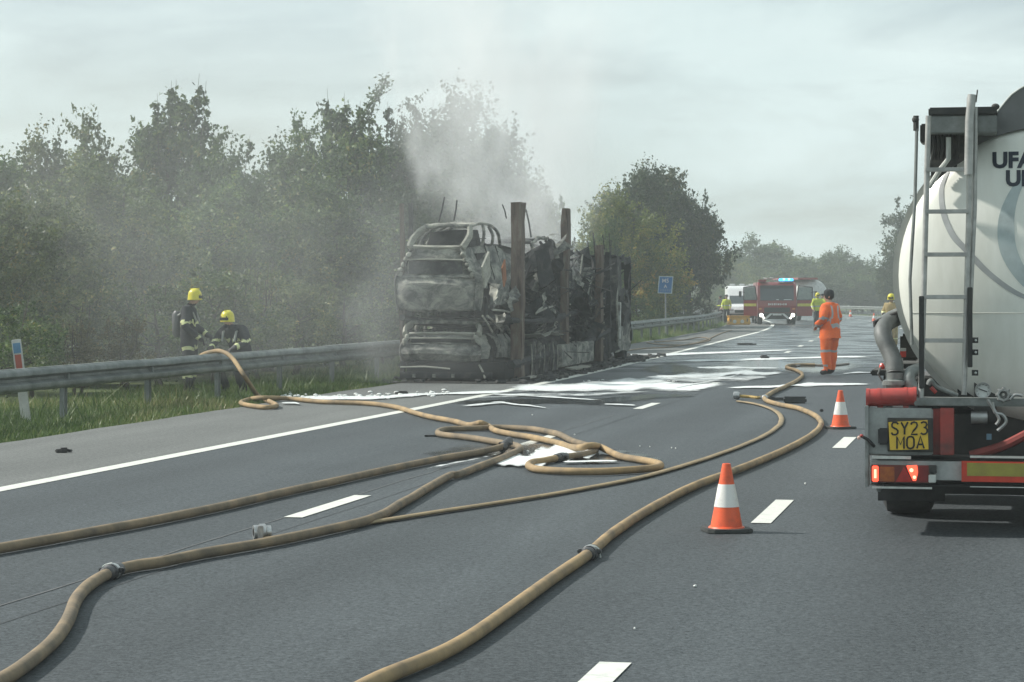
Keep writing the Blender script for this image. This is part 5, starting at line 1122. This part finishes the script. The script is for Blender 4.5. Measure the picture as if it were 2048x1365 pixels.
def headwear(t, c, kind, mat, k=1.0):
    c = Vector(c) * k
    if kind == 'helmet':
        hm_ = MB().lathe([(.001, .125), (.045, .12), (.085, .098), (.112, .055), (.122, .0), (.124, -.045), (.13, -.075), (.118, -.08), (.105, -.05)], 24, 'z', tuple(c + Vector((0, 0, .02)))).build('helmet', mat, t, smooth=True)
        MB().box(c + Vector((0, .095, -.005)), (.17, .07, .09)).build('visor', M('dark visor', (.03, .03, .03), .15), hm_, bevel=.02); MB().box(c + Vector((0, .0, .14)), (.022, .18, .022)).build('helmet_crest', mat, hm_, bevel=.008)
    elif kind == 'cap':
        cp = MB().lathe([(.001, .125), (.06, .12), (.1, .09), (.112, .04), (.112, .0)], 20, 'z', tuple(c + Vector((0, 0, .01)))).build('cap', mat, t, smooth=True)
        MB().box(c + Vector((0, .14, .02)), (.15, .12, .012)).build('peak', mat, cp, bevel=.005)
    else: MB().ball(c + Vector((0, -.015, .02)), (.105, .11, .105), 14, 8).build('hair', mat, t, smooth=True, jit=.012, jscale=14)
ORG = M('orange hi-vis cloth', (.92, .17, .03), .75, col2=(.75, .12, .03), scale=9, bump=.3); TAPE = M('silver reflective tape', (.42, .43, .44), .4, .2); BOOT = M('black boots', (.02, .02, .022), .6)
YEL = M('yellow hi-vis cloth', (.55, .62, .06), .7, col2=(.42, .5, .06)); NAVYC = M('dark navy fire kit', (.018, .021, .026), .85, col2=(.035, .038, .042), scale=9, bump=.2); TANC = M('tan fire kit', (.36, .28, .13), .8, col2=(.26, .2, .1), scale=9)
HAIR = M('dark hair', (.015, .014, .014), .6); HELY = M('yellow fire helmet', (.68, .62, .05), .3, col2=(.58, .5, .05)); TAPEY = M('yellow silver tape', (.68, .7, .36), .4)
def is_skin(p, co): return p.z > 1.535
def near_hand(p, co): return min((p - co['pa' + s]).length for s in 'LR') < .10
def z_orange(p, co):
    if p.z > 1.52 or near_hand(p, co): return 1
    if p.z < .11: return 3
    if any(a < p.z < b for a, b in ((1.17, 1.225), (1.01, 1.065), (.50, .55), (.20, .235))): return 2
    if 1.225 < p.z < 1.45 and .085 < abs(p.x) < .125: return 2
    return 0
t, co, k = person('person in an orange hi-vis suit with silver bands standing on the road', gp(1660, 751), R(48), dict(wrL=(-.16, .20, 1.05), wrR=(.17, .2, 1.05), elL=(-.29, -.03, 1.17), elR=(.29, -.03, 1.17), anL=(-.10, -.02, .09), toL=(-.12, .17, .05), anR=(.13, .05, .09), toR=(.17, .23, .05), nose=(-.06, .12, 1.655)), z_orange, [ORG, SKIN, TAPE, BOOT], 1.80, bulk=1.42)
headwear(t, co['hd'], 'hair', HAIR, k); headwear(t, co['hd'] + Vector((0, 0, .015)), 'cap', M('dark cap', (.02, .022, .026), .8), k)
MB().lathe([(.095, 1.48), (.115, 1.50), (.11, 1.55), (.09, 1.56)], 18, 'z', (0, .005, 0)).build('collar', ORG, t, smooth=True, solid=.01)
MB().lathe([(.235, .80), (.225, .84), (.215, 1.0)], 22, 'z').build('jacket_hem', ORG, t, smooth=True, solid=.01, jit=.02, jscale=5)
def z_fire(p, co):
    if p.z > 1.545: return 1
    if near_hand(p, co): return 3
    if p.z < .25: return 3
    if any(a < p.z < b for a, b in ((1.20, 1.25), (.78, .83), (.3, .35))): return 2
    if any(((p - co['wr' + s]).length < .085) for s in 'LR'): return 2
    return 0
pA = Vector((at(378, 592, 41.2).x, 41.2, -.05))
t, co, k = person('tall firefighter in dark kit and yellow helmet standing behind the barrier', pA, R(-95), dict(hd=(0, .10, 1.66), top=(0, .08, 1.74), nose=(0, .2, 1.62), jaw=(0, .1, 1.59), nk2=(0, .06, 1.55), wrL=(-.2, .25, 1.02), elL=(-.3, .02, 1.16), wrR=(.2, .22, .96), elR=(.3, .0, 1.15)), z_fire, [NAVYC, SKIN, TAPEY, BOOT], 1.86, bulk=1.2, group='firefighters behind the barrier')
headwear(t, co['hd'], 'helmet', HELY, k)
MB().tube([(0, -.2, 1.02), (0, -.21, 1.08), (0, -.22, 1.42), (0, -.21, 1.48)], [.05, .085, .085, .05], 16).build('air_cylinder', M('grey air cylinder', (.09, .095, .1), .4, col2=(.14, .14, .14)), t, smooth=True)
MB().tube([(-.11, .16, 1.3), (-.13, .1, 1.45), (-.12, -.05, 1.49), (-.1, -.17, 1.4)], .022, 6).tube([(.11, .16, 1.3), (.13, .1, 1.45), (.12, -.05, 1.49), (.1, -.17, 1.4)], .022, 6).build('harness', M('pale harness webbing', (.3, .31, .29), .7), t, smooth=True)
pB = Vector((at(470, 592, 41.0).x, 41.0, -.05))
t, co, k = person('crouching firefighter with yellow helmet bent over behind the barrier', pB, R(150), dict(pel=(0, -.18, .62), spi=(0, -.12, .80), che=(0, .02, 1.02), nek=(0, .10, 1.16), nk2=(0, .15, 1.22), jaw=(0, .2, 1.24), hd=(0, .21, 1.31), top=(0, .2, 1.39), nose=(0, .31, 1.27),
     shL=(-.2, .02, 1.12), elL=(-.34, .12, .9), wrL=(-.24, .34, .82), shR=(.2, .02, 1.12), elR=(.34, .12, .9), wrR=(.24, .34, .8), hpL=(-.11, -.16, .58), hpR=(.11, -.16, .58), knL=(-.2, .22, .5), knR=(.2, .2, .48), anL=(-.18, -.02, .1), anR=(.18, -.02, .1), toL=(-.2, .17, .05), toR=(.2, .17, .05)),
     lambda p, co: 1 if p.z > 1.22 else (3 if near_hand(p, co) or p.z < .2 else (2 if any((p - co['wr' + s]).length < .09 for s in 'LR') or .92 < p.z < .96 else 0)), [NAVYC, SKIN, TAPEY, BOOT], 1.84, bulk=1.2, group='firefighters behind the barrier')
headwear(t, co['hd'], 'helmet', HELY, k)
MB().tube([(.06, -.2, .86), (.08, -.22, .92), (.16, -.05, 1.2), (.17, -.02, 1.25)], [.05, .08, .08, .05], 14).build('air_cylinder', M('grey air cylinder', (.09, .095, .1), .4), t, smooth=True)
MB().tube([(-.13, .2, .95), (-.14, .15, 1.12), (-.12, -.02, 1.18)], .022, 6).tube([(.13, .2, .95), (.14, .15, 1.12), (.12, -.02, 1.18)], .022, 6).build('harness', M('pale harness webbing', (.3, .31, .29), .7), t, smooth=True)
def ground_at(px, Y): return Vector((at(px, 592, Y).x, Y, 0))
def z_tan(p, co): return 1 if p.z > 1.54 else (3 if near_hand(p, co) or p.z < .12 else (2 if any(a < p.z < b for a, b in ((1.18, 1.23), (.78, .83), (.3, .35))) else 0))
t, co, k = person('firefighter in tan kit and yellow helmet half hidden by the tanker', ground_at(1783, 76), R(160), dict(wrL=(-.2, .3, 1.15), wrR=(.2, .3, 1.15)), z_tan, [TANC, SKIN, TAPEY, BOOT], 1.74, bulk=1.25); headwear(t, co['hd'], 'helmet', HELY, k)
def z_hv(p, co): return 1 if p.z > 1.54 or near_hand(p, co) else (3 if p.z < .12 else (4 if p.z < .9 else (2 if 1.08 < p.z < 1.14 else 0)))
G4 = 'people in yellow hi-vis near the fire engine'
for px, Y, rz, h, lab, kind in ((1453, 143, 170, 1.75, 'person in yellow hi-vis jacket standing left of the white van', 'cap'), (1441, 147, 120, 1.72, 'person in dark clothing and hi-vis farthest left by the van', 'hair'), (1635, 120, 185, 1.84, 'person in yellow hi-vis jacket behind the left side of the orange suit', 'helmet'), (1645, 124, 150, 1.8, 'second person in yellow hi-vis close behind the orange suit', 'hair')):
    dk = 'dark' in lab
    t, co, k = person(lab, ground_at(px, Y), R(rz), {}, z_hv, [NAVYC if dk else YEL, SKIN, YEL if dk else TAPE, BOOT, NAVYC], h, bulk=1.12, group=G4); headwear(t, co['hd'], kind, HELY if kind == 'helmet' else HAIR, k)

# ================================================================== FIRE ENGINE
FE = thing('fire_engine', 'red fire engine facing the camera with both cab doors open and blue lights', 'fire engine', ground_at(1554, 138), R(176)); 
FRED = M('fire engine red', (.27, .02, .02), .3, col2=(.2, .016, .018), scale=2, coat=.4); FDRK = M('black trim', (.012, .013, .015), .5); YST = M('yellow reflective stripe', (.68, .64, .08), .4); FW = M('white reflective', (.7, .71, .7), .4)
# local axes: +y is forward (toward the camera), x to its left as seen from the front is +x
def fb(c, d, name, mat, par=None, bevel=.02, **k): return MB().box(c, d).build(name, mat, par or FE, bevel=bevel, **k)
W_, H_ = 2.28, 2.5
cabp = [(-.02, .55), (.04, 1.1), (.03, 1.38), (-.16, 2.34), (-.5, 2.5), (-1.9, 2.52), (-1.9, .45), (-.3, .42)]
cabo = MB().prism(cabp, 'x', -W_ / 2, W_ / 2).build('cab', FRED, FE, bevel=.04)
body = fb((0, -4.6, 1.5), (W_ + .04, 5.3, 2.0), 'body', FRED)
for s in (-1, 1):
    for k in range(3): fb((s * (W_ / 2 + .025), -2.8 - k * 1.35, 1.5), (.02, 1.2, 1.3), 'locker_shutter', ALU, body)
wp = [(1.42, 2.28), (.022, -.165)]
def screen(x0, x1, z0, z1, e): return [[(x, .045 - .19 * (z - 1.38) / .96 + e, z) for x in (x0, x1)] for z in (z0, z1)]
ws = MB().grid(screen(-.98, .98, 1.42, 2.3, .012)).build('windscreen', GLASS, FE, solid=.01)
MB().grid(screen(-.98, .98, 2.12, 2.31, .024)).build('sun_visor', FDRK, ws, solid=.006)
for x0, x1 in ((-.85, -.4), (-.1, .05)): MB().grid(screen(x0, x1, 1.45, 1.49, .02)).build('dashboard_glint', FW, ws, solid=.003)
for s in (-1, 1): MB().tube([(s * .35, .06, 1.4), (s * .1 - .2, .03, 1.6)], .012, 5).build('wiper', FDRK, ws)
gr = fb((0, .035, .86), (1.5, .06, .30), 'grille', FDRK)
for k in range(4): fb((0, .07, .75 + .075 * k), (1.4, .012, .02), 'grille_slat', M('dark grille slat', (.06, .06, .065), .4), gr, 0)
bp = fb((0, .06, .50), (W_, .22, .36), 'front_bumper', FDRK, bevel=.04)
for s in (-1, 1):
    a = [(s * .25, .66), (s * .42, .66), (s * .78, .34), (s * .60, .34)]; MB().prism(a, 'y', .165, .18).build('chevron', FW, bp)
    hl = MB().lathe([(.001, .0), (.09, .0), (.11, -.03), (.11, -.08)], 20, 'y', (s * .92, .20, .56)).build('headlight', M('lit headlamp', (.9, .9, .85), .2, emit=(1, .95, .82), estr=5), FE, smooth=True)
    MB().lathe([(.001, .0), (.05, .0), (.06, -.04)], 16, 'y', (s * .78, .2, .40)).build('fog_lamp', M('lit headlamp', (.9, .9, .85), .2, emit=(1, .95, .82), estr=5), FE)
    fb((s * .98, .03, .93), (.16, .03, .08), 'indicator', M('amber indicator', (.7, .3, .04), .3), FE, .01)
fb((0, .18, .60), (.52, .012, .11), 'number_plate', FW, bp, 0)
for k, (x, w2, h2) in enumerate(((-.52, .09, .10), (-.40, .05, .12), (-.30, .08, .05), (-.20, .05, .12), (-.08, .1, .10), (.05, .05, .12), (.15, .08, .11), (.28, .06, .12), (.38, .05, .10), (.48, .08, .12))):
    fb((x, .055, 1.20), (w2, .012, h2), 'front_lettering', FW, cabo, 0)
# open doors, swung forward and out
for s, wd in ((-1, .95), (1, .8)):
    D_ = Matrix.Translation((s * (W_ / 2 + .02), -.25, 0)) @ rotz(s * R(-12))
    def dbx(c, d, X=D_): return MB().box(c, d, X=X)
    dr = dbx((s * wd / 2, 0, .98), (wd, .06, .95)).build('door', FRED, FE, bevel=.02)
    fr = [(0, 1.45), (wd, 1.45), (wd, 2.2), (.12, 2.28)]
    for (a, b), (c, d) in zip(fr, fr[1:] + fr[:1]): MB().tube([(s * a, 0, b), (s * c, 0, d)], .035, 6, X=D_).build('window_frame', FDRK, dr)
    MB().prism([(s * .05, 1.47), (s * (wd - .04), 1.47), (s * (wd - .04), 2.17), (s * .14, 2.24)], 'y', -.008, .008, X=D_).build('window_pane', M('door glass', (.25, .3, .29), .1, spec=.7), dr)
    dbx((s * wd / 2, .035, 1.16), (wd * .9, .012, .16)).build('stripe', YST, dr)
    MB().tube([(s * wd * .9, .05, 1.9), (s * (wd + .2), .14, 1.95)], .02, 6, X=D_).build('mirror_arm', FDRK, dr); dbx((s * (wd + .18), .14, 1.8), (.16, .08, .34)).build('mirror', FDRK, dr, bevel=.02)
# light bar and roof kit
lb = fb((-.55, -.45, 2.64), (.85, .35, .17), 'blue_light_bar', M('lit blue beacon', (.05, .4, .9), .2, emit=(.06, .55, 1.0), estr=1.5), bevel=.03)
fb((-.55, -.45, 2.54), (.9, .38, .04), 'light_base', FDRK, lb)
for x in (-.72, -.42): MB().ball((x, -.30, 2.66), (.09, .05, .07)).build('strobe', M('bright blue strobe', (.3, .8, 1), .2, emit=(.35, .85, 1.0), estr=2.2), lb)
fb((.85, -.4, 2.58), (.5, .5, .16), 'roof_corner_cap', FRED, bevel=.05)
ld = MB()
for s in (-1, 1): ld.tube([(.35 + s * .2, -.2, 2.72), (.35 + s * .2, -6.5, 2.8)], .03, 6)
for k in range(16): ld.tube([(.15, -.4 - k * .4, 2.73), (.55, -.4 - k * .4, 2.73)], .018, 5)
ld.build('roof_ladder', ALU, FE)
ra = MB()
for k in range(4): ra.tube([(.05 + .12 * k, -.3, 2.56), (.0 + .16 * k, -.3, 2.7)], .02, 5)
ra.build('roof_rack', ALU, FE)
for yy in (-1.2, -5.6):
    for s in (-1, 1): wheel(FE, (s * .98, yy, .46), .46, .3, s)
fb((0, -3.5, .5), (1.2, 6.5, .3), 'chassis', FDRK)

# white tanker lorry behind the fire engine
T2 = thing('white_tanker', 'far white tanker with red roof catwalk behind the fire engine', 'tanker', ground_at(1618, 160), R(8))
m = MB(); m.lathe([(.001, -.25), (.5, -.2), (.85, -.05), (.95, .1), (.95, 8), (.001, 8.2)], 28, 'y', (.35, 0, 1.85)); m.build('barrel', M('far tanker white', (.62, .63, .61), .4), T2, smooth=True)
MB().box((-.2, 3, 2.86), (1.4, 7, .14)).build('catwalk', FRED, T2, bevel=.03); MB().box((.35, 4, .8), (2.0, 8, .3)).build('chassis', FDRK, T2, bevel=.03)
MB().box((.35, .1, .75), (2.2, .12, .25)).build('rear_bumper', FRED, T2, bevel=.02)
for yy in (1.0, 2.2):
    for s in (-1, 1): wheel(T2, (.35 + s * .85, yy, .48), .48, .3, s)
# white van
VN = thing('white_van', 'white high roofed van parked on the hard shoulder beside the fire engine', 'van', ground_at(1487, 146), R(177))
VW = M('van white paint', (.72, .73, .73), .35, col2=(.66, .67, .67), scale=2, coat=.3)
vp = [(.0, .35), (.05, .75), (-.1, 1.0), (-.75, 1.15), (-1.25, 1.72), (-1.6, 2.2), (-2.0, 2.32), (-5.4, 2.32), (-5.45, .4)]
vb = MB().prism(vp, 'x', -.95, .95).build('body', VW, VN, bevel=.07)
def vscreen(x0, x1, a, b, e): return [[(x, -.75 - .5 * t_ + e, 1.15 + .57 * t_ + e * .9) for x in (x0, x1)] for t_ in (a, b)]
vs_ = MB().grid(vscreen(-.82, .82, .04, .96, .012)).build('windscreen', GLASS, VN, solid=.008)
MB().box((0, .03, .72), (1.1, .05, .2)).build('grille', FDRK, VN, bevel=.02); MB().box((0, .03, .45), (1.85, .12, .26)).build('bumper', FDRK, VN, bevel=.05)
for s in (-1, 1):
    MB().ball((s * .75, -.02, .82), (.17, .07, .11)).build('headlight', M('clear headlamp', (.6, .62, .62), .1), VN, smooth=True); MB().box((s * 1.08, -1.0, 1.45), (.2, .1, .32)).build('mirror', FDRK, VN, bevel=.04)
    MB().prism([(-1.2, 1.1), (-2.3, 1.1), (-2.3, 1.75), (-1.55, 1.75)], 'x', s * .951, s * .96).build('side_window', GLASS, VN)
    for yy in (-.95, -4.3): wheel(VN, (s * .85, yy, .34), .34, .22, s)
for x in (-.6, .0, .6): MB().box((x, -2.3, 2.4), (.35, .2, .12)).build('roof_beacon', FW, VN, bevel=.03)
MB().tube([(-.8, -2.3, 2.36), (.8, -2.3, 2.36)], .03, 6).build('roof_bar', ALU, VN)
# yellow kit box on the shoulder
YB = thing('yellow_kit_box', 'yellow equipment box on the hard shoulder in front of the white van', 'box', ground_at(1477, 135), R(4))
YM = M('yellow kit plastic', (.68, .36, .03), .5, col2=(.5, .26, .03), scale=4)
MB().prism([(-.66, .03), (.66, .03), (.6, .5), (-.58, .5)], 'y', -.35, .35).build('body', YM, YB, bevel=.05); MB().box((0, 0, .52), (1.26, .76, .06)).build('lid', YM, YB, bevel=.02)
for x in (-.28, .16): MB().lathe([(.001, -.365), (.09, -.37), (.11, -.35)], 14, 'y', (x, 0, .22)).build('badge', PALE, YB)
for x in (-.5, .45): MB().box((x, -.36, .3), (.05, .03, .16)).build('latch', FDRK, YB)

# ================================================================== SIGN, MARKER POST, SMALL THINGS
sg = thing('road_sign', 'small blue location sign with white border on a thin post', 'sign', ground_at(1331, 101), R(-10))
zb_, zt_ = at(0, 587, 101).z, at(0, 553, 101).z; hw_ = 14.5 * 101 / F
MB().tube([(0, .03, -.05), (0, .03, zt_ - .05)], .032, 10).build('post', STEEL, sg, smooth=True)
pl = MB().prism([(-hw_ - .03, zb_), (hw_ - .03, zb_ - .02), (hw_ + .03, zt_ - .01), (-hw_ + .03, zt_ + .01)], 'y', -.014, .0).build('sign_plate', M('white sign border', (.5, .58, .6), .4), sg)
MB().prism([(-hw_ + .01, zb_ + .035), (hw_ - .07, zb_ + .018), (hw_ - .01, zt_ - .045), (-hw_ + .07, zt_ - .028)], 'y', -.019, -.0145).build('blue_panel', M('motorway blue', (.015, .12, .33), .45, col2=(.02, .15, .36), scale=3), pl)
for body, z, sz, mt in (('M5', zt_ - .27, .24, 'pink white sign text'), ('A', zt_ - .50, .2, 'white sign text')):
    me = text_mesh(body, sz, .001, .004, 'CENTER')
    for v in me.vertices: v.co = (v.co.x, -.022 - v.co.z, z + v.co.y)
    put('lettering', me, M(mt, (.55, .56, .6), .5), pl)
for k in range(5): MB().box((-.2 + .1 * k, -.021, zb_ + .13), (.05, .003, .1)).build('faded_character', M('faded sign text', (.14, .22, .38), .5), pl)
mpst = thing('marker_post', 'leaning white marker post with blue top and red reflector behind the barrier', 'post', (at(53, 592, 32.2).x, 32.2, -.05), 0); mpst.rotation_euler = (0, R(-7), R(6))
MB().box((0, 0, .56), (.13, .045, 1.2)).build('post', M('marker post white', (.6, .6, .57), .5, col2=(.4, .4, .38)), mpst, bevel=.008)
MB().box((0, -.026, 1.04), (.1, .012, .14)).build('blue_patch', M('faded blue patch', (.12, .26, .42), .5), mpst); MB().box((0, -.026, .78), (.085, .012, .34)).build('red_reflector', M('faded red reflector', (.42, .1, .07), .4, col2=(.3, .08, .06)), mpst)
def lump(name, label, cat, pos, boxes, mat, rz=0):
    t = thing(name, label, cat, pos, rz)
    for n_, c, d, a in boxes: MB().box(c, d, rot=Matrix.Rotation(R(a), 3, 'Z')).build(n_, mat, t, bevel=min(d) * .25, jit=min(d) * .15, jscale=9)
    return t
lump('glove', 'dark glove dropped on the hard shoulder at the left', 'glove', gp(128, 906), [('palm', (0, 0, .03), (.09, .08, .055), 10), ('cuff', (-.06, .01, .02), (.06, .06, .04), 25), ('fingers', (.06, .015, .02), (.05, .05, .03), -25)], BLACK, R(10))
lump('kit_case', 'flat dark case lying on the road right of the hose clamp', 'case', gp(1590, 807), [('case', (0, 0, .05), (.36, .2, .09), 0), ('lid', (0, 0, .1), (.34, .18, .02), 0)], M('dark case', (.035, .04, .042), .6), R(-4))
lump('branch_pipe', 'dark hose nozzle lying between hose clamp and flat case', 'nozzle', gp(1555, 803), [('handle', (-.1, 0, .04), (.12, .05, .06), 12), ('barrel', (.03, .01, .035), (.3, .05, .05), 8), ('tip', (.18, .03, .03), (.06, .07, .06), 8)], COUP)
b_ = thing('hose_adaptor', 'silver hose end lying beside the thin flat hose on the left lane', 'hose fitting', gp(524, 1082), R(15))
MB().lathe([(.03, -.06), (.05, -.06), (.05, -.02), (.058, -.02), (.058, .02), (.045, .03), (.045, .06), (.03, .06)], 20, 'x', (0, 0, .06)).build('collar', SILV, b_, smooth=True); MB().box((-.02, -.06, .06), (.04, .02, .1)).build('lug', SILV, b_, bevel=.005)
b_ = thing('hose_adaptor', 'silver and yellow hose end beside the bent flat hose', 'hose fitting', gp(1474, 800), R(-20))
MB().lathe([(.03, -.05), (.06, -.05), (.065, .02), (.045, .05), (.03, .05)], 20, 'x', (0, 0, .07)).build('collar', SILV, b_, smooth=True); MB().tube(spline([(.05, 0, .06), (.2, .05, .05), (.34, -.02, .04), (.38, .12, .04)], 4), .025, 7).build('strap', M('yellow webbing', (.5, .34, .1), .7), b_)
lump('debris', 'small dark scrap on the middle lane in front of the fire engine', 'debris', gp(1490, 690), [('scrap', (0, 0, .03), (.5, .3, .05), 10), ('fragment', (.3, .1, .02), (.2, .15, .04), 40)], BLACK)
lump('debris', 'dark scrap on the second foam band', 'debris', gp(1528, 718), [('scrap', (0, 0, .05), (.18, .2, .1), 10), ('fragment', (.1, .1, .03), (.1, .1, .06), 40)], BLACK)
lump('debris', 'black scrap lying on the foam lip behind the wreck', 'debris', gp(806, 790), [('scrap', (0, 0, .035), (.16, .2, .06), 10), ('fragment', (-.09, .03, .025), (.08, .1, .04), 30)], BLACK)
lump('debris', 'small dark stone on the lane left of the second cone', 'debris', gp(1643, 824), [('stone', (0, 0, .02), (.05, .05, .04), 10)], BLACK)
lump('debris', 'short dark strip on the lane left of the coil', 'debris', gp(862, 874), [('strip', (0, 0, .012), (.16, .05, .02), 4)], BLACK)

# ================================================================== SMOKE AND HAZE
def smoke(label, lo, hi, scale, thr, dens, axis_pts, rad, stretch=(1, 1, .55), seedv=0.0):
    """a closed box of air; density comes from turbulence round a rising line"""
    c = (Vector(lo) + Vector(hi)) / 2; d = Vector(hi) - Vector(lo)
    m = bpy.data.materials.new('smoke'); t = nodes_of(m); N = t.nodes.new; L = t.links.new
    o = N('ShaderNodeOutputMaterial'); v = N('ShaderNodeVolumePrincipled'); v.inputs['Color'].default_value = (.97, .985, .99, 1); v.inputs['Anisotropy'].default_value = .0
    L(v.outputs[0], o.inputs['Volume'])
    tcn = N('ShaderNodeTexCoord'); sx = N('ShaderNodeSeparateXYZ'); L(tcn.outputs['Object'], sx.inputs[0])
    # plume axis: x and y as curves of height, and its radius
    z0, z1 = axis_pts[0][2], axis_pts[-1][2]
    tz = N('ShaderNodeMapRange'); tz.inputs['From Min'].default_value = z0 - c.z; tz.inputs['From Max'].default_value = z1 - c.z; L(sx.outputs[2], tz.inputs['Value'])
    def curve(vals, lo_, hi_):
        fc = N('ShaderNodeFloatCurve'); cm = fc.mapping; pts = cm.curves[0].points
        for i, (tt, vv) in enumerate(vals):
            y = (vv - lo_) / (hi_ - lo_)
            if i == 0: pts[0].location = (tt, y)
            elif i == len(vals) - 1: pts[len(pts) - 1].location = (tt, y)
            else: pts.new(tt, y)
        cm.update(); L(tz.outputs[0], fc.inputs['Value']); mr = N('ShaderNodeMapRange'); mr.inputs['To Min'].default_value = lo_; mr.inputs['To Max'].default_value = hi_; L(fc.outputs[0], mr.inputs['Value']); return mr.outputs[0]
    ts = [(p[2] - z0) / (z1 - z0) for p in axis_pts]
    ax = curve([(a, p[0] - c.x) for a, p in zip(ts, axis_pts)], lo[0] - c.x - 2, hi[0] - c.x + 2)
    ay = curve([(a, p[1] - c.y) for a, p in zip(ts, axis_pts)], lo[1] - c.y - 2, hi[1] - c.y + 2)
    ar = curve([(a, r) for a, r in zip(ts, rad)], 0, 12)
    def mth(op, a, b=None):
        n = N('ShaderNodeMath'); n.operation = op
        for i, q in enumerate((a, b)):
            if q is None: continue
            if isinstance(q, (int, float)): n.inputs[i].default_value = q
            else: L(q, n.inputs[i])
        return n.outputs[0]
    dx = mth('SUBTRACT', sx.outputs[0], ax); dy = mth('MULTIPLY', mth('SUBTRACT', sx.outputs[1], ay), .6)
    dd = mth('SQRT', mth('ADD', mth('MULTIPLY', dx, dx), mth('MULTIPLY', dy, dy)))
    core = mth('SUBTRACT', 1.0, mth('DIVIDE', dd, ar))
    mpn = N('ShaderNodeMapping'); mpn.inputs['Scale'].default_value = stretch; mpn.inputs['Location'].default_value = (seedv, seedv * .7, 0); L(tcn.outputs['Object'], mpn.inputs[0])
    nz = N('ShaderNodeTexNoise'); nz.inputs['Scale'].default_value = scale; nz.inputs['Detail'].default_value = 2.5; nz.inputs['Roughness'].default_value = .58; nz.inputs['Distortion'].default_value = .9; L(mpn.outputs[0], nz.inputs['Vector'])
    s1 = mth('ADD', nz.outputs['Fac'], mth('MULTIPLY', core, .42)); s2 = mth('MAXIMUM', mth('SUBTRACT', s1, thr), 0.0)
    edge = mth('MAXIMUM', mth('MINIMUM', mth('MULTIPLY', core, 3.0), 1.0), 0.0)
    # fades before it meets any wall of the box
    fz = N('ShaderNodeMapRange'); fz.inputs['From Min'].default_value = d.z / 2; fz.inputs['From Max'].default_value = d.z / 2 - d.z * .68; L(sx.outputs[2], fz.inputs['Value'])
    den = mth('MULTIPLY', mth('MULTIPLY', mth('MULTIPLY', s2, edge), fz.outputs[0]), dens)
    L(den, v.inputs['Density'])
    b = MB().box((0, 0, 0), d).build('smoke', m); b.location = c; tag(b, label, 'smoke'); return stuff(b)
SMOKE_ON = True
if SMOKE_ON:
    w0 = BX @ Vector((0, 3.0, 1.2)); w1 = BX @ Vector((0, 9, 2.0))
    smoke('grey smoke plume rising from the rear of the wreck', (-6.5, 45.0, .5), (4.5, 61.5, 10.5), .95, .65, 1.7,
          [(w0.x + .1, w0.y + 1.3, .6), (w0.x + .1, w0.y + 1.6, 2.6), (w0.x - .2, w0.y + 2.0, 5), (w0.x - .6, w0.y + 3.0, 7.5), (w0.x - 1.2, w0.y + 4, 10.5)], [.4, 1.2, 2.6, 3.4, 4.2])
    smoke('thin smoke rising from the middle of the wreck', (-1.6, 50.2, .5), (7.6, 70.5, 10.0), .9, .645, 1.7,
          [(w1.x + .2, w1.y, .6), (w1.x + .3, w1.y + .5, 3), (w1.x + .5, w1.y + 1, 5.5), (w1.x + .9, w1.y + 1.5, 10)], [.7, 1.5, 2.3, 3.2], seedv=5.0)
    smoke('low smoke curling at the rear left corner of the wreck', (-5.6, 42.5, .02), (-.2, 48.5, 4.4), 1.0, .64, .25,
          [(-2.6, 45.4, .05), (-2.7, 45.4, 1.0), (-2.4, 45.4, 2.2), (-2.2, 45.6, 4.4)], [.9, 1.3, 1.6, 1.6], seedv=11.0)
    smoke('drifting smoke veil over the trees on the left', (-15.5, 36.5, .3), (1.0, 50.0, 9.0), .5, .57, .06,
          [(-6.0, 43, .3), (-6.2, 43, 3), (-6.8, 43, 6), (-7.2, 43, 9)], [8.5, 9, 9.5, 10], stretch=(1, 1, .8), seedv=20.0)
hz = MB().box((0, 170, 7.4), (1500, 1000, 17)).build('haze', None)
m = bpy.data.materials.new('haze'); t = nodes_of(m); o = t.nodes.new('ShaderNodeOutputMaterial'); v = t.nodes.new('ShaderNodeVolumePrincipled')
v.inputs['Color'].default_value = (.86, .92, .92, 1); v.inputs['Density'].default_value = .0012; v.inputs['Anisotropy'].default_value = .2; t.links.new(v.outputs[0], o.inputs['Volume'])
hz.data.materials.append(m); tag(hz, 'pale haze hanging in the air over the motorway', 'haze'); stuff(hz)
